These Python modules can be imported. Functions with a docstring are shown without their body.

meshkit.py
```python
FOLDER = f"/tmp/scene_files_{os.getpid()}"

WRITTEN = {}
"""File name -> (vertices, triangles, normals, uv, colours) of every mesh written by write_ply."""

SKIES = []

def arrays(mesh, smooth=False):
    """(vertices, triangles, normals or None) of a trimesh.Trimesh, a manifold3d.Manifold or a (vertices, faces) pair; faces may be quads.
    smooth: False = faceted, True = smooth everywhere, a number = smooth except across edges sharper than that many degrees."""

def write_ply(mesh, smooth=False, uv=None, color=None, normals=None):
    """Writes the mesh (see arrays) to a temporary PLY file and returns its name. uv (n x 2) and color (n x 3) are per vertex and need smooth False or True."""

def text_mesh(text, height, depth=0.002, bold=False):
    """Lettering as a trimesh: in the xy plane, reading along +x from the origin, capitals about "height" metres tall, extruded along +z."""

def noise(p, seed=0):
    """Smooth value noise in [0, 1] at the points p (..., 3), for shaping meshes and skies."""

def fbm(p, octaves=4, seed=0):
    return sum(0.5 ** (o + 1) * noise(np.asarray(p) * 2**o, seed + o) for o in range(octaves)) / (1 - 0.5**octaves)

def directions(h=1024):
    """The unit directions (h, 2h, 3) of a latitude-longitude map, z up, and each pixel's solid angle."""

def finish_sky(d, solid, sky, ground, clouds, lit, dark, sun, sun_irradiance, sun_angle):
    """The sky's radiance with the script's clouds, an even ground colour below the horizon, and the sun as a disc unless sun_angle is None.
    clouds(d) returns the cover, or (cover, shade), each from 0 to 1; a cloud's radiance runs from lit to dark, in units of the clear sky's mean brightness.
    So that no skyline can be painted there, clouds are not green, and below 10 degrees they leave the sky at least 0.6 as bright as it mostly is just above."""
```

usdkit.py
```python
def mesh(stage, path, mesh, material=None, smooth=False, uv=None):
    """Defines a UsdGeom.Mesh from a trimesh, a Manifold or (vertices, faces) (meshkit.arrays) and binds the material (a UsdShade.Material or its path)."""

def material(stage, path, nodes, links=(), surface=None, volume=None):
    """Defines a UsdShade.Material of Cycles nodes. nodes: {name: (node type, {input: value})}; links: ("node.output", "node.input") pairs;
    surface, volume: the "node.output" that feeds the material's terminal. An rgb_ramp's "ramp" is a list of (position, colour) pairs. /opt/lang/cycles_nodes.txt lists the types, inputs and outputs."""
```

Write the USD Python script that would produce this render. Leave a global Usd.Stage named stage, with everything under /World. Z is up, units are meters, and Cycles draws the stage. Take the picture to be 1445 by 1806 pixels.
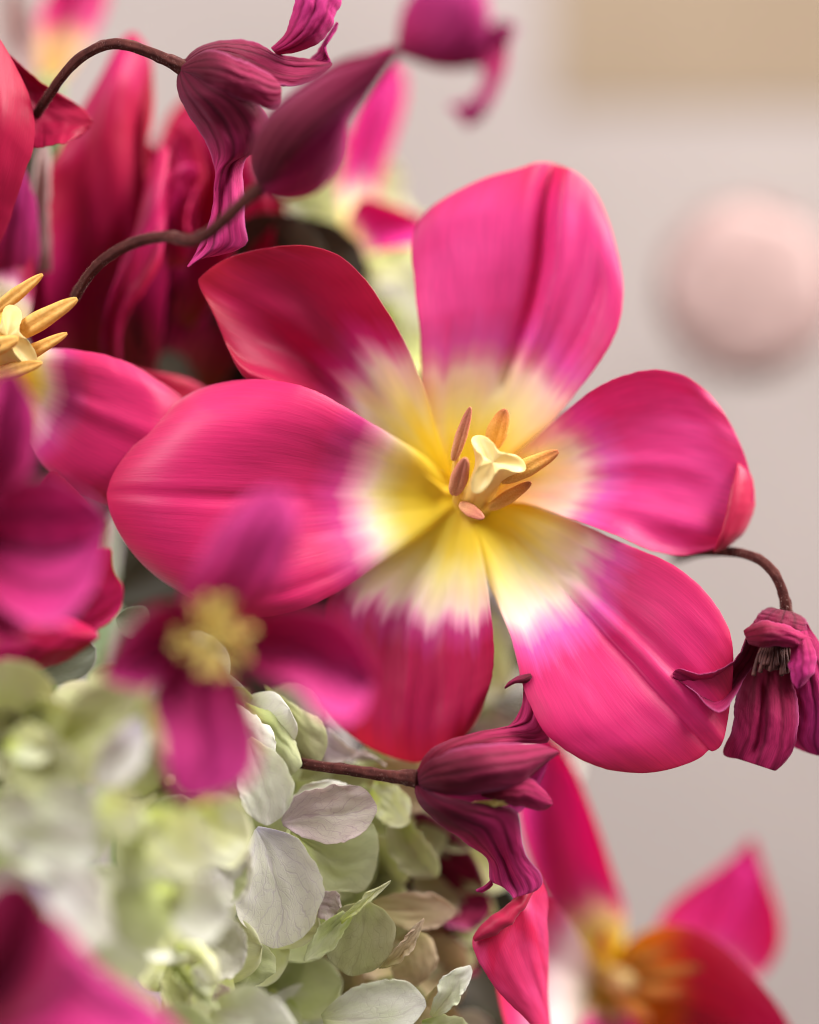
import math, random
import numpy as np
from scipy.interpolate import CubicSpline, PchipInterpolator
import usdkit, meshkit
from pxr import Usd, UsdGeom, UsdLux, UsdShade, Gf, Sdf

stage = Usd.Stage.CreateInMemory()
UsdGeom.SetStageUpAxis(stage, 'Z')
UsdGeom.SetStageMetersPerUnit(stage, 1.0)
UsdGeom.Xform.Define(stage, '/World')

# ------------------------------------------------------------------ camera
D = 0.600                 # metres from the lens to the plane in focus
W = 0.165                 # width of the picture in that plane
Z0 = 1.15                 # height of the lens above the floor
cam = UsdGeom.Camera.Define(stage, '/World/camera')
cam.CreateHorizontalApertureAttr(24.0)
cam.CreateFocalLengthAttr(24.0 * D / W)
cam.CreateFocusDistanceAttr(D)
cam.CreateFStopAttr(1.9)
cam.CreateExposureAttr(0.0)
cam.CreateClippingRangeAttr(Gf.Vec2f(0.02, 100))
cam.AddTranslateOp().Set(Gf.Vec3d(0, -D, Z0))
cam.AddRotateXOp().Set(90.0)

# ------------------------------------------------------------------ lamps: windows of the room
def window(name, pos, at, w, h, power, color):
    L = UsdLux.RectLight.Define(stage, '/World/' + name)
    L.CreateWidthAttr(w); L.CreateHeightAttr(h)
    L.CreateIntensityAttr(power); L.CreateNormalizeAttr(True)
    L.CreateColorAttr(Gf.Vec3f(*color))
    m = Gf.Matrix4d().SetLookAt(Gf.Vec3d(*pos), Gf.Vec3d(*at), Gf.Vec3d(0, 0, 1)).GetInverse()
    L.AddTransformOp().Set(m)
    return L
window('window_light_right', (0.95, -0.35, 2.15), (0, 0, Z0), 0.8, 0.8, 15.5, (1.0, 0.97, 0.93))
window('window_light_left', (-1.0, -0.65, 2.1), (0, 0, Z0), 0.8, 0.8, 12.0, (0.97, 0.98, 1.0))
window('window_light_back', (0.62, 0.16, 1.75), (0.05, 0, Z0), 0.5, 0.5, 5.0, (1.0, 0.98, 0.96))
dome = UsdLux.DomeLight.Define(stage, '/World/room_glow')
dome.CreateIntensityAttr(0.11)
dome.CreateColorAttr(Gf.Vec3f(1.0, 0.95, 0.93))

# ------------------------------------------------------------------ helpers
S = W / 1445.0
def P(p):
    """(x, y of the photograph, depth in mm behind the plane in focus) -> points in metres"""
    p = np.asarray(p, float)
    d = p[..., 2] / 1000.0
    k = S * (D + d) / D
    return np.stack([(p[..., 0] - 722.5) * k, d, Z0 + (903 - p[..., 1]) * k], -1)

COUNT = {}
def numbered(parent, name):
    key = (parent, name)
    n = COUNT.get(key, 0); COUNT[key] = n + 1
    return f'{parent}/{name}' if n == 0 else f'{parent}/{name}_{n:03d}'

def tag(prim, label=None, category=None, group=None, kind=None):
    for k, v in (('label', label), ('category', category), ('group', group), ('kind', kind)):
        if v: prim.SetCustomDataByKey(k, v)

def thing(name, label, category, group=None, at=None):
    x = UsdGeom.Xform.Define(stage, numbered('/World', name))
    o = None
    if at is not None:
        o = P(at); x.AddTranslateOp().Set(Gf.Vec3d(*map(float, o)))
        ORIGIN[str(x.GetPath())] = o
    tag(x.GetPrim(), label, category, group)
    return str(x.GetPath())
ORIGIN = {}

def put(name, geo, mat, parent='/World', label=None):
    """geo = (vertices in world metres, faces, uv) -> one Mesh prim"""
    v, f, uv = geo
    path = numbered(parent, name)
    root = '/'.join(path.split('/')[:3])
    if root in ORIGIN: v = v - ORIGIN[root]
    m = usdkit.mesh(stage, path, (v, f), mat, smooth=True, uv=uv)
    m.CreateDoubleSidedAttr(True)
    if label: tag(m.GetPrim(), label)
    return path

def join(*gs):
    V, F, U, n = [], [], [], 0
    for v, f, u in gs:
        V.append(v); F.append(f + n); U.append(u); n += len(v)
    return np.vstack(V), np.vstack(F), np.vstack(U)

def spline(pts, n, closed=False):
    pts = np.asarray(pts, float)
    t = np.concatenate([[0], np.cumsum(np.maximum(np.linalg.norm(np.diff(pts[:, :2], axis=0), axis=1), 1e-6) ** 0.75)])
    t /= t[-1]
    if len(pts) == 2:
        fine = pts[0] + (pts[1] - pts[0]) * np.linspace(0, 1, 200)[:, None]
    else:
        fine = CubicSpline(t, pts, bc_type='natural')(np.linspace(0, 1, 400))
    s = np.concatenate([[0], np.cumsum(np.linalg.norm(np.diff(fine[:, :2], axis=0), axis=1))]); s /= s[-1]
    q = np.linspace(0, 1, n)
    return np.stack([np.interp(q, s, fine[:, k]) for k in range(fine.shape[1])], 1)

def along(vals, v):
    vals = np.atleast_1d(np.asarray(vals, float))
    if len(vals) == 1: return np.full_like(v, vals[0])
    return PchipInterpolator(np.linspace(0, 1, len(vals)), vals)(v)

def solid(G, UV, thick):
    """a grid of points (nv, nu, 3) made a sheet with thickness and a closed rim"""
    nv, nu = G.shape[:2]
    idx = np.arange(nv * nu).reshape(nv, nu)
    a, b, c, d = idx[:-1, :-1].ravel(), idx[:-1, 1:].ravel(), idx[1:, 1:].ravel(), idx[1:, :-1].ravel()
    F = np.vstack([np.stack([a, b, c], 1), np.stack([a, c, d], 1)])
    V = G.reshape(-1, 3)
    N = np.zeros_like(V); fn = np.cross(V[F[:, 1]] - V[F[:, 0]], V[F[:, 2]] - V[F[:, 0]])
    for k in range(3): np.add.at(N, F[:, k], fn)
    ln = np.linalg.norm(N, axis=1, keepdims=True)
    N = np.where(ln > 1e-14, N / np.maximum(ln, 1e-14), fn.sum(0) / max(np.linalg.norm(fn.sum(0)), 1e-12))
    uu = np.abs(np.linspace(-1, 1, nu))[None, :]; vv = np.linspace(0, 1, nv)[:, None]
    t = thick / 1000.0 * (1 - 0.65 * np.maximum(uu ** 8, vv ** 12)).reshape(-1, 1)
    V2 = np.vstack([V + N * t / 2, V - N * t / 2])
    n = len(V)
    rim = np.concatenate([idx[0, :], idx[1:, -1], idx[-1, -2::-1], idx[-2:0:-1, 0]])
    r2 = np.roll(rim, -1)
    R = np.vstack([np.stack([rim, rim + n, r2 + n], 1), np.stack([rim, r2 + n, r2], 1)])
    U = UV.reshape(-1, 2)
    return V2, np.vstack([F, F[:, ::-1] + n, R]), np.vstack([U, U])

def petal(L, R, dl=0, dm=0, dr=0, nu=26, nv=44, crease=(), ripple=(0, 3, 3, 1), roll=0, wave=0, thick=0.45, u_range=(0, 1), v_range=(0, 1), seed=1, frill=0, blunt=.26):
    """A curved sheet between two outlines that run from base to tip (pixels of the photograph), with depths in mm
    along its left edge, its middle and its right edge."""
    v = np.linspace(0, 1, nv); u = np.linspace(-1, 1, nu)
    N = 240
    l, r = spline([p[:2] for p in L], N), spline([p[:2] for p in R], N)
    rs = np.random.RandomState(seed)
    if wave:
        vv = np.linspace(0, 1, N)
        for e, o in ((l, 0), (r, 7)):
            tang = np.gradient(e, axis=0); nrm = np.stack([-tang[:, 1], tang[:, 0]], 1)
            nrm /= np.maximum(np.linalg.norm(nrm, axis=1, keepdims=True), 1e-6)
            q = np.stack([vv * 9 + o, np.full(N, seed * 1.3), np.zeros(N)], 1)
            e += nrm * (((meshkit.noise(q, seed) - .5) * 2 + (meshkit.noise(q * 3.1, seed + 3) - .5) * 0.9 + (meshkit.noise(q * 9.3, seed + 4) - .5) * .5) * wave * np.sin(np.pi * np.clip(vv * 1.02, 0, 1)))[:, None]
    U, Vv = np.meshgrid(u, v)
    a = (1 - U) / 2; b = (1 + U) / 2
    def resample(c, q):
        t = np.concatenate([[0], np.cumsum(np.linalg.norm(np.diff(c, axis=0), axis=1))]); t /= t[-1]
        return np.stack([np.interp(q, t, c[:, k]) for k in range(2)], 1)
    cut = int((1 - blunt) * (N - 1)) + 1
    end = np.vstack([l[cut - 1:], r[cut - 1:][::-1]]) if blunt else np.vstack([l[-1:], r[-1:] + 1e-4])
    l, r = resample(l[:cut], v), resample(r[:cut], v)
    end = resample(end, (u + 1) / 2)
    A, B, V3 = a[..., None], b[..., None], Vv[..., None]
    base = l[0] * (1 - B[0]) + r[0] * B[0]
    # a Coons patch between the base, both sides and the rounded end
    xy = l[:, None] * A + r[:, None] * B + base[None] * (1 - V3) + end[None] * V3 - (l[0] * A * (1 - V3) + r[0] * B * (1 - V3) + l[-1] * A * V3 + r[-1] * B * V3)
    dL, dM, dR = along(dl, v)[:, None], along(dm, v)[:, None], along(dr, v)[:, None]
    depth = dL * a + dR * b + (dM - (dL + dR) / 2) * (1 - np.abs(U) ** 2.2)
    for u0, w, amp, v0, v1 in crease:
        win = np.clip((Vv - v0) / 0.15, 0, 1) * np.clip((v1 - Vv) / 0.15, 0, 1)
        depth = depth + amp * np.exp(-((U - u0) / w) ** 2) * win * win * (3 - 2 * win)
    if ripple[0]:
        q = np.stack([U * ripple[1], Vv * ripple[2], np.full_like(U, seed * 2.7)], -1)
        depth = depth + ripple[0] * (meshkit.fbm(q, 3, seed) - .5) * 2 * np.clip(Vv * 3, 0, 1)
    if roll:
        depth = depth + roll * np.maximum(np.abs(U) ** 6, Vv ** 10)
    if frill:
        q = np.stack([np.sign(U) * 3, Vv * 8, np.full_like(U, seed * 1.9)], -1)
        depth = depth + frill * (meshkit.noise(q, seed) - .5) * 2 * np.maximum(np.abs(U) ** 4, Vv ** 8)
    G = P(np.concatenate([xy, depth[..., None]], -1))
    UV = np.stack([u_range[0] + (u_range[1] - u_range[0]) * b, v_range[0] + (v_range[1] - v_range[0]) * Vv], -1)
    return solid(G, UV, thick)

def tube(pts, radii, n=60, sides=12, lump=0.0, seed=0, flat=1.0, world=False):
    """round stem through pixels with depths; radii in mm along it; the ends are closed"""
    pts = np.asarray(pts, float)
    c = CubicSpline(np.linspace(0, 1, len(pts)), pts, bc_type='natural')(np.linspace(0, 1, n)) if len(pts) > 2 else pts[0] + (pts[1] - pts[0]) * np.linspace(0, 1, n)[:, None]
    c = c if world else P(c)
    T = np.gradient(c, axis=0); T /= np.linalg.norm(T, axis=1, keepdims=True)
    up = np.array([0.13, -1.0, 0.21]); up /= np.linalg.norm(up)
    A = np.cross(T, up); A /= np.linalg.norm(A, axis=1, keepdims=True); B = np.cross(T, A)
    r = along(radii, np.linspace(0, 1, n)) / 1000
    th = np.linspace(0, 2 * np.pi, sides, endpoint=False)
    rr = r[:, None] * (1 + (.07 * np.cos(6 * th) if lump and sides > 12 else 0 * th))
    if lump:
        q = np.stack(np.broadcast_arrays(np.linspace(0, 14, n)[:, None], np.cos(th)[None] * 1.5, np.sin(th)[None] * 1.5), -1)
        rr = rr * (1 + lump * (meshkit.fbm(q, 2, seed) - .5) * 2)
    V = c[:, None] + A[:, None] * (np.cos(th) * rr)[..., None] + B[:, None] * (np.sin(th) * rr * flat)[..., None]
    idx = np.arange(n * sides).reshape(n, sides); nx = np.roll(idx, -1, 1)
    a, b, cc, d = idx[:-1].ravel(), nx[:-1].ravel(), nx[1:].ravel(), idx[1:].ravel()
    F = [np.stack([a, b, cc], 1), np.stack([a, cc, d], 1)]
    V = np.vstack([V.reshape(-1, 3), c[:1] - T[:1] * r[0] * .5, c[-1:] + T[-1:] * r[-1] * .5])
    k = n * sides
    F.append(np.stack([nx[0], idx[0], np.full(sides, k)], 1)); F.append(np.stack([idx[-1], nx[-1], np.full(sides, k + 1)], 1))
    UV = np.stack(np.broadcast_arrays((th / (2 * np.pi))[None], np.linspace(0, 1, n)[:, None]), -1).reshape(-1, 2)
    return V, np.vstack(F), np.vstack([UV, [[.5, 0], [.5, 1]]])

def anther(base, tip, width, depth_ratio=0.7, twist=0.3, n=34, sides=20, bend=0.0):
    """a pollen sac: two lobes with a groove, tapering at both ends; base and tip are (x, y, d), width in mm"""
    b, t = P(base), P(tip)
    ax = t - b; ln = np.linalg.norm(ax); ax = ax / ln
    side = np.cross(ax, [0, -1.0, 0]); side /= np.linalg.norm(side)
    nrm = np.cross(side, ax)
    s = np.linspace(0, 1, n)
    prof = np.clip(np.sin(np.pi * np.clip(s * .97 + .02, 0, 1)) ** 0.42, 0.02, 1) * (1 - 0.28 * s)
    th = np.linspace(0, 2 * np.pi, sides, endpoint=False)
    V = []
    for i in range(n):
        rad = width / 2000 * prof[i] * (1 - 0.48 * np.exp(-((np.mod(th, np.pi) - np.pi / 2) / 0.30) ** 2))
        tw = twist * (s[i] - .5)
        x = np.cos(th) * rad; y = np.sin(th) * rad * depth_ratio
        X, Y = x * np.cos(tw) - y * np.sin(tw), x * np.sin(tw) + y * np.cos(tw)
        wob = 1 + 0.025 * np.sin(i * 0.5 + th * 2)
        V.append(b + ax * ln * s[i] + side * bend / 1000 * np.sin(np.pi * s[i]) + (side[None] * X[:, None] + nrm[None] * Y[:, None]) * wob[:, None])
    V = np.vstack(V)
    idx = np.arange(n * sides).reshape(n, sides); nx = np.roll(idx, -1, 1)
    a, bb, c, d = idx[:-1].ravel(), nx[:-1].ravel(), nx[1:].ravel(), idx[1:].ravel()
    F = [np.stack([a, bb, c], 1), np.stack([a, c, d], 1)]
    k = len(V); V = np.vstack([V, b, t])
    F += [np.stack([nx[0], idx[0], np.full(sides, k)], 1), np.stack([idx[-1], nx[-1], np.full(sides, k + 1)], 1)]
    UV = np.stack(np.broadcast_arrays((th / (2 * np.pi))[None], s[:, None]), -1).reshape(-1, 2)
    return V, np.vstack(F), np.vstack([UV, [[.5, 0], [.5, 1]]])

def leafy(c, axis, normal, length, width, cup=0.15, bend=0.15, tipform=0.35, thick=0.3, nu=15, nv=18, seed=0, ripple=0.04, notch=0.0):
    """a rounded sepal or leaf built where it grows: c base point (m), axis and normal unit vectors, sizes in m"""
    axis = axis / np.linalg.norm(axis); normal = normal - axis * (normal @ axis); normal /= np.linalg.norm(normal)
    side = np.cross(normal, axis)
    v = np.linspace(0, 1, nv) ** 0.85; u = np.linspace(-1, 1, nu)
    U, Vv = np.meshgrid(u, v)
    w = (np.clip(Vv, 0, 1) ** tipform) * np.clip(1 - Vv ** 3.2, 0, 1) ** 0.55
    w = w / w.max() * width / 2 + width * 0.02 * (1 - Vv)
    q = np.stack([U * 1.6 + seed, Vv * 2.2, np.full_like(U, seed * .77)], -1)
    n1 = (meshkit.fbm(q, 3, seed) - .5) * 2
    wob = 1 + 0.10 * (meshkit.noise(np.stack([np.sign(U) * 2 + seed, Vv * 4, np.zeros_like(U)], -1), seed + 5) - .5) * 2
    X = U * w * wob
    Y = Vv * length - notch * length * (1 - np.abs(U)) * Vv ** 6
    Zz = cup * width * (U ** 2) * w / w.max() + bend * length * (Vv ** 2 - Vv * .6) + ripple * length * n1 * Vv
    G = c + side * X[..., None] + axis * Y[..., None] + normal * Zz[..., None]
    return solid(G, np.stack([(U + 1) / 2, Vv], -1), thick)

def fuzz(parent, pts, radii, count, length, mat, seed=0, world=None):
    """short down standing on a stem: one BasisCurves"""
    rs = np.random.RandomState(seed); pts = np.asarray(pts, float)
    c = P(CubicSpline(np.linspace(0, 1, len(pts)), pts, bc_type='natural')(np.linspace(0, 1, 400)))
    r = along(radii, np.linspace(0, 1, 400)) / 1000
    T = np.gradient(c, axis=0); T /= np.linalg.norm(T, axis=1, keepdims=True)
    i = rs.randint(0, 399, count); d = rs.normal(size=(count, 3)); d -= T[i] * (d * T[i]).sum(1, keepdims=True); d /= np.linalg.norm(d, axis=1, keepdims=True)
    base = c[i] + d * r[i][:, None] * .92
    hair = d + T[i] * rs.uniform(-.6, .9, (count, 1)) + rs.normal(size=(count, 3)) * .2
    ln = (length / 1000 * rs.uniform(.5, 1.2, count))[:, None]
    V = np.stack([base, base + hair * ln * .5, base + hair * ln + rs.normal(size=(count, 3)) * ln * .12], 1).reshape(-1, 3)
    root = '/'.join(parent.split('/')[:3])
    if root in ORIGIN: V = V - ORIGIN[root]
    b = UsdGeom.BasisCurves.Define(stage, numbered(parent, 'down'))
    b.CreateTypeAttr('linear'); b.CreateCurveVertexCountsAttr([3] * count)
    b.CreatePointsAttr([Gf.Vec3f(*map(float, p)) for p in V])
    b.CreateWidthsAttr([.000035]); b.SetWidthsInterpolation('constant')
    UsdShade.MaterialBindingAPI.Apply(b.GetPrim()).Bind(mat)
    tag(b.GetPrim(), kind='stuff')

# ------------------------------------------------------------------ materials
def lin(r, g, b):
    return tuple((c / 255 / 12.92) if c / 255 <= .04045 else ((c / 255 + .055) / 1.055) ** 2.4 for c in (r, g, b))

def petal_mat(name, ramp, edge=None, edge_amt=0.6, edge_pow=5.0, streak=0.08, streak_freq=30, vein=0.13, vein_freq=105, vein_long=7.0, ribs=None, trans=0.35,
              trans_gain=1.0, rough=0.48, sheen=0.12, sheen_tint=(1, .75, .9), spec=0.35, bump=0.13, net=None, mott=None, centre=None):
    """colour runs along the petal (ramp over v), feathered in streaks; ribs is a multiplier ramp across it (over u)"""
    n = {'uv': ('uvmap', {'attribute': 'st'}), 'xyz': ('separate_xyz', {}), 'oi': ('object_info', {}), 'rv': ('vector_math', {'math_type': 'add'}), 'ri': ('combine_xyz', {}), 'rs': ('math', {'math_type': 'multiply', 'value2': 37.0}),
         'map0': ('mapping', {'scale': (5.5, .7, 1)}), 'n0': ('noise_texture', {'scale': 1.0, 'detail': 2.0}), 'm0': ('math', {'math_type': 'multiply_add', 'value2': streak * 2.2, 'value3': -streak * 1.1}), 'ad0': ('math', {'math_type': 'add'}),
         'map1': ('mapping', {'scale': (streak_freq, 1.1, 1)}), 'n1': ('noise_texture', {'scale': 1.0, 'detail': 4.0, 'roughness': 0.6, 'dimensions': '3D'}),
         'm1': ('math', {'math_type': 'multiply_add', 'value2': streak * 1.3, 'value3': -streak * .65}), 'ad': ('math', {'math_type': 'add'}),
         'ramp': ('rgb_ramp', {'ramp': ramp}),
         'map2': ('mapping', {'scale': (vein_freq, vein_long, 1)}), 'n2': ('noise_texture', {'scale': 1.0, 'detail': 5.0, 'roughness': 0.62, 'distortion': 0.25}),
         'v1': ('map_range', {'from_min': 0.25, 'from_max': 0.75, 'to_min': 1 - vein, 'to_max': 1 + vein * .8}),
         'mul': ('mix', {'mix_type': 'multiply', 'fac': 1.0}), 'cmb': ('combine_color', {}),
         'bump': ('bump', {'strength': bump, 'distance': 0.0006}),
         'p': ('principled_bsdf', {'roughness': rough, 'specular_ior_level': spec, 'sheen_weight': sheen, 'sheen_tint': sheen_tint, 'sheen_roughness': 0.4}),
         't': ('translucent_bsdf', {}), 'mix': ('mix_closure', {'fac': trans}), 'gam': ('gamma', {'gamma': 1.0 / trans_gain})}
    l = [('oi.random', 'rs.value1'), ('rs.value', 'ri.x'), ('rs.value', 'ri.z'), ('uv.UV', 'rv.vector1'), ('ri.vector', 'rv.vector2'), ('rv.vector', 'map0.vector'), ('map0.vector', 'n0.vector'), ('n0.fac', 'm0.value1'), ('xyz.y', 'ad0.value1'), ('m0.value', 'ad0.value2'),
         ('uv.UV', 'xyz.vector'), ('rv.vector', 'map1.vector'), ('map1.vector', 'n1.vector'), ('n1.fac', 'm1.value1'), ('ad0.value', 'ad.value1'), ('m1.value', 'ad.value2'), ('ad.value', 'ramp.fac'),
         ('rv.vector', 'map2.vector'), ('map2.vector', 'n2.vector'), ('n2.fac', 'v1.value'), ('v1.result', 'cmb.r'), ('v1.result', 'cmb.g'), ('v1.result', 'cmb.b'), ('cmb.color', 'mul.color2'),
         ('n2.fac', 'bump.height'), ('bump.normal', 'p.normal'), ('p.BSDF', 'mix.closure1'), ('t.BSDF', 'mix.closure2')]
    col = 'ramp.color'
    if edge is not None:
        n |= {'e1': ('math', {'math_type': 'multiply_add', 'value2': 2.0, 'value3': -1.0}), 'e2': ('math', {'math_type': 'absolute'}), 'e3': ('math', {'math_type': 'power', 'value2': edge_pow}),
              'e4': ('math', {'math_type': 'multiply', 'value2': edge_amt}), 'e5': ('math', {'math_type': 'multiply'}), 'e6': ('map_range', {'from_min': .18, 'from_max': .55, 'to_min': 0, 'to_max': 1, 'clamp': True}), 'em': ('mix', {'color2': edge})}
        l += [('xyz.x', 'e1.value1'), ('e1.value', 'e2.value1'), ('e2.value', 'e3.value1'), ('e3.value', 'e4.value1'), ('xyz.y', 'e6.value'), ('e4.value', 'e5.value1'), ('e6.result', 'e5.value2'), ('e5.value', 'em.fac'), (col, 'em.color1')]
        col = 'em.color'
    if mott is not None:                       # soft irregular patches of a second tint
        n |= {'map3': ('mapping', {'scale': (mott[1], mott[1], 1)}), 'n3': ('noise_texture', {'scale': 1.0, 'detail': 3.0, 'distortion': .6}), 'r3': ('map_range', {'from_min': .42, 'from_max': .68, 'to_min': 0, 'to_max': mott[2], 'clamp': True}), 'mm': ('mix', {'color2': mott[0]})}
        l += [('rv.vector', 'map3.vector'), ('map3.vector', 'n3.vector'), ('n3.fac', 'r3.value'), ('r3.result', 'mm.fac'), (col, 'mm.color1')]
        col = 'mm.color'
    if ribs is not None:
        n |= {'rr': ('rgb_ramp', {'ramp': ribs}), 'rd': ('math', {'math_type': 'multiply_add', 'value2': .05, 'value3': -.025}), 'ra': ('math', {'math_type': 'add'}), 'rm': ('mix', {'mix_type': 'multiply', 'fac': 1.0}),
              'map4': ('mapping', {'scale': (2, 5, 1)}), 'n4': ('noise_texture', {'scale': 1.0, 'detail': 2.0})}
        l += [('uv.UV', 'map4.vector'), ('map4.vector', 'n4.vector'), ('n4.fac', 'rd.value1'), ('rd.value', 'ra.value1'), ('xyz.x', 'ra.value2'), ('ra.value', 'rr.fac'), ('rr.color', 'rm.color2'), (col, 'rm.color1')]
        col = 'rm.color'
    if net is not None:                        # branching veins: a midrib, side veins and a fine net
        ncol, amount = net
        n |= {'w1': ('math', {'math_type': 'subtract', 'value2': .5}), 'w2': ('math', {'math_type': 'absolute'}), 'w3': ('math', {'math_type': 'multiply', 'value2': -9.0}), 'w4': ('math', {'math_type': 'multiply_add', 'value2': 5.0}),
              'w5': ('math', {'math_type': 'fraction'}), 'w6': ('math', {'math_type': 'subtract', 'value2': .5}), 'w7': ('math', {'math_type': 'absolute'}), 'w8': ('map_range', {'from_min': 0.0, 'from_max': .07, 'to_min': 1, 'to_max': 0, 'clamp': True}),
              'w9': ('map_range', {'from_min': 0.0, 'from_max': .018, 'to_min': 1, 'to_max': 0, 'clamp': True}), 'mx': ('math', {'math_type': 'maximum'}), 'vo': ('voronoi_texture', {'scale': 11.0, 'feature': 'distance_to_edge'}),
              'w10': ('map_range', {'from_min': 0.0, 'from_max': .05, 'to_min': .55, 'to_max': 0, 'clamp': True}), 'mx2': ('math', {'math_type': 'maximum'}), 'am': ('math', {'math_type': 'multiply', 'value2': amount}), 'nm': ('mix', {'color2': ncol}),
              'dn': ('noise_texture', {'scale': 5.0, 'detail': 2.0}), 'dm': ('mix', {'mix_type': 'linear_light', 'fac': .10}), 'sx2': ('separate_xyz', {}), 'hh': ('math', {'math_type': 'multiply_add', 'value2': -1.3})}
        l += [('uv.UV', 'dn.vector'), ('uv.UV', 'dm.color1'), ('dn.color', 'dm.color2'), ('dm.color', 'sx2.vector'), ('dm.color', 'vo.vector'), ('sx2.x', 'w1.value1'), ('w1.value', 'w2.value1'), ('w2.value', 'w3.value1'), ('sx2.y', 'w4.value1'), ('w3.value', 'w4.value3'), ('w4.value', 'w5.value1'), ('w5.value', 'w6.value1'), ('w6.value', 'w7.value1'), ('w7.value', 'w8.value'),
              ('w2.value', 'w9.value'), ('w8.result', 'mx.value1'), ('w9.result', 'mx.value2'), ('vo.distance', 'w10.value'), ('mx.value', 'mx2.value1'), ('w10.result', 'mx2.value2'), ('mx2.value', 'am.value1'), ('am.value', 'nm.fac'), (col, 'nm.color1'),
              ('mx2.value', 'hh.value1'), ('n2.fac', 'hh.value3'), ('hh.value', 'bump.height')]
        col = 'nm.color'
    l += [(col, 'mul.color1'), ('mul.color', 'p.base_color'), ('mul.color', 'gam.color'), ('gam.color', 't.color')]
    l = list({b: (a, b) for a, b in l}.values())
    return usdkit.material(stage, '/World/Looks/' + name, n, l, 'mix.closure')

def plain_mat(name, c1, c2, scale=400, rough=.6, sheen=0.0, bump=0.2, trans=0.0, spec=.3, ramp_v=None):
    n = {'tc': ('texture_coordinate', {}), 'n': ('noise_texture', {'scale': scale, 'detail': 4.0}), 'r': ('rgb_ramp', {'ramp': [(.3, c1), (.7, c2)]}), 'b': ('bump', {'strength': bump, 'distance': .0004}),
         'p': ('principled_bsdf', {'roughness': rough, 'sheen_weight': sheen, 'specular_ior_level': spec})}
    l = [('tc.object', 'n.vector'), ('n.fac', 'r.fac'), ('n.fac', 'b.height'), ('b.normal', 'p.normal')]
    col = 'r.color'
    if ramp_v:
        n |= {'uv': ('uvmap', {'attribute': 'st'}), 'xy': ('separate_xyz', {}), 'rv': ('rgb_ramp', {'ramp': ramp_v}), 'mm': ('mix', {'mix_type': 'multiply', 'fac': 1.0})}
        l += [('uv.UV', 'xy.vector'), ('xy.y', 'rv.fac'), ('rv.color', 'mm.color2'), (col, 'mm.color1')]
        col = 'mm.color'
    l.append((col, 'p.base_color'))
    out = 'p.BSDF'
    if trans:
        n |= {'t': ('translucent_bsdf', {}), 'mix': ('mix_closure', {'fac': trans})}
        l += [(col, 't.color'), ('p.BSDF', 'mix.closure1'), ('t.BSDF', 'mix.closure2')]; out = 'mix.closure'
    return usdkit.material(stage, '/World/Looks/' + name, n, l, out)

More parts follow.
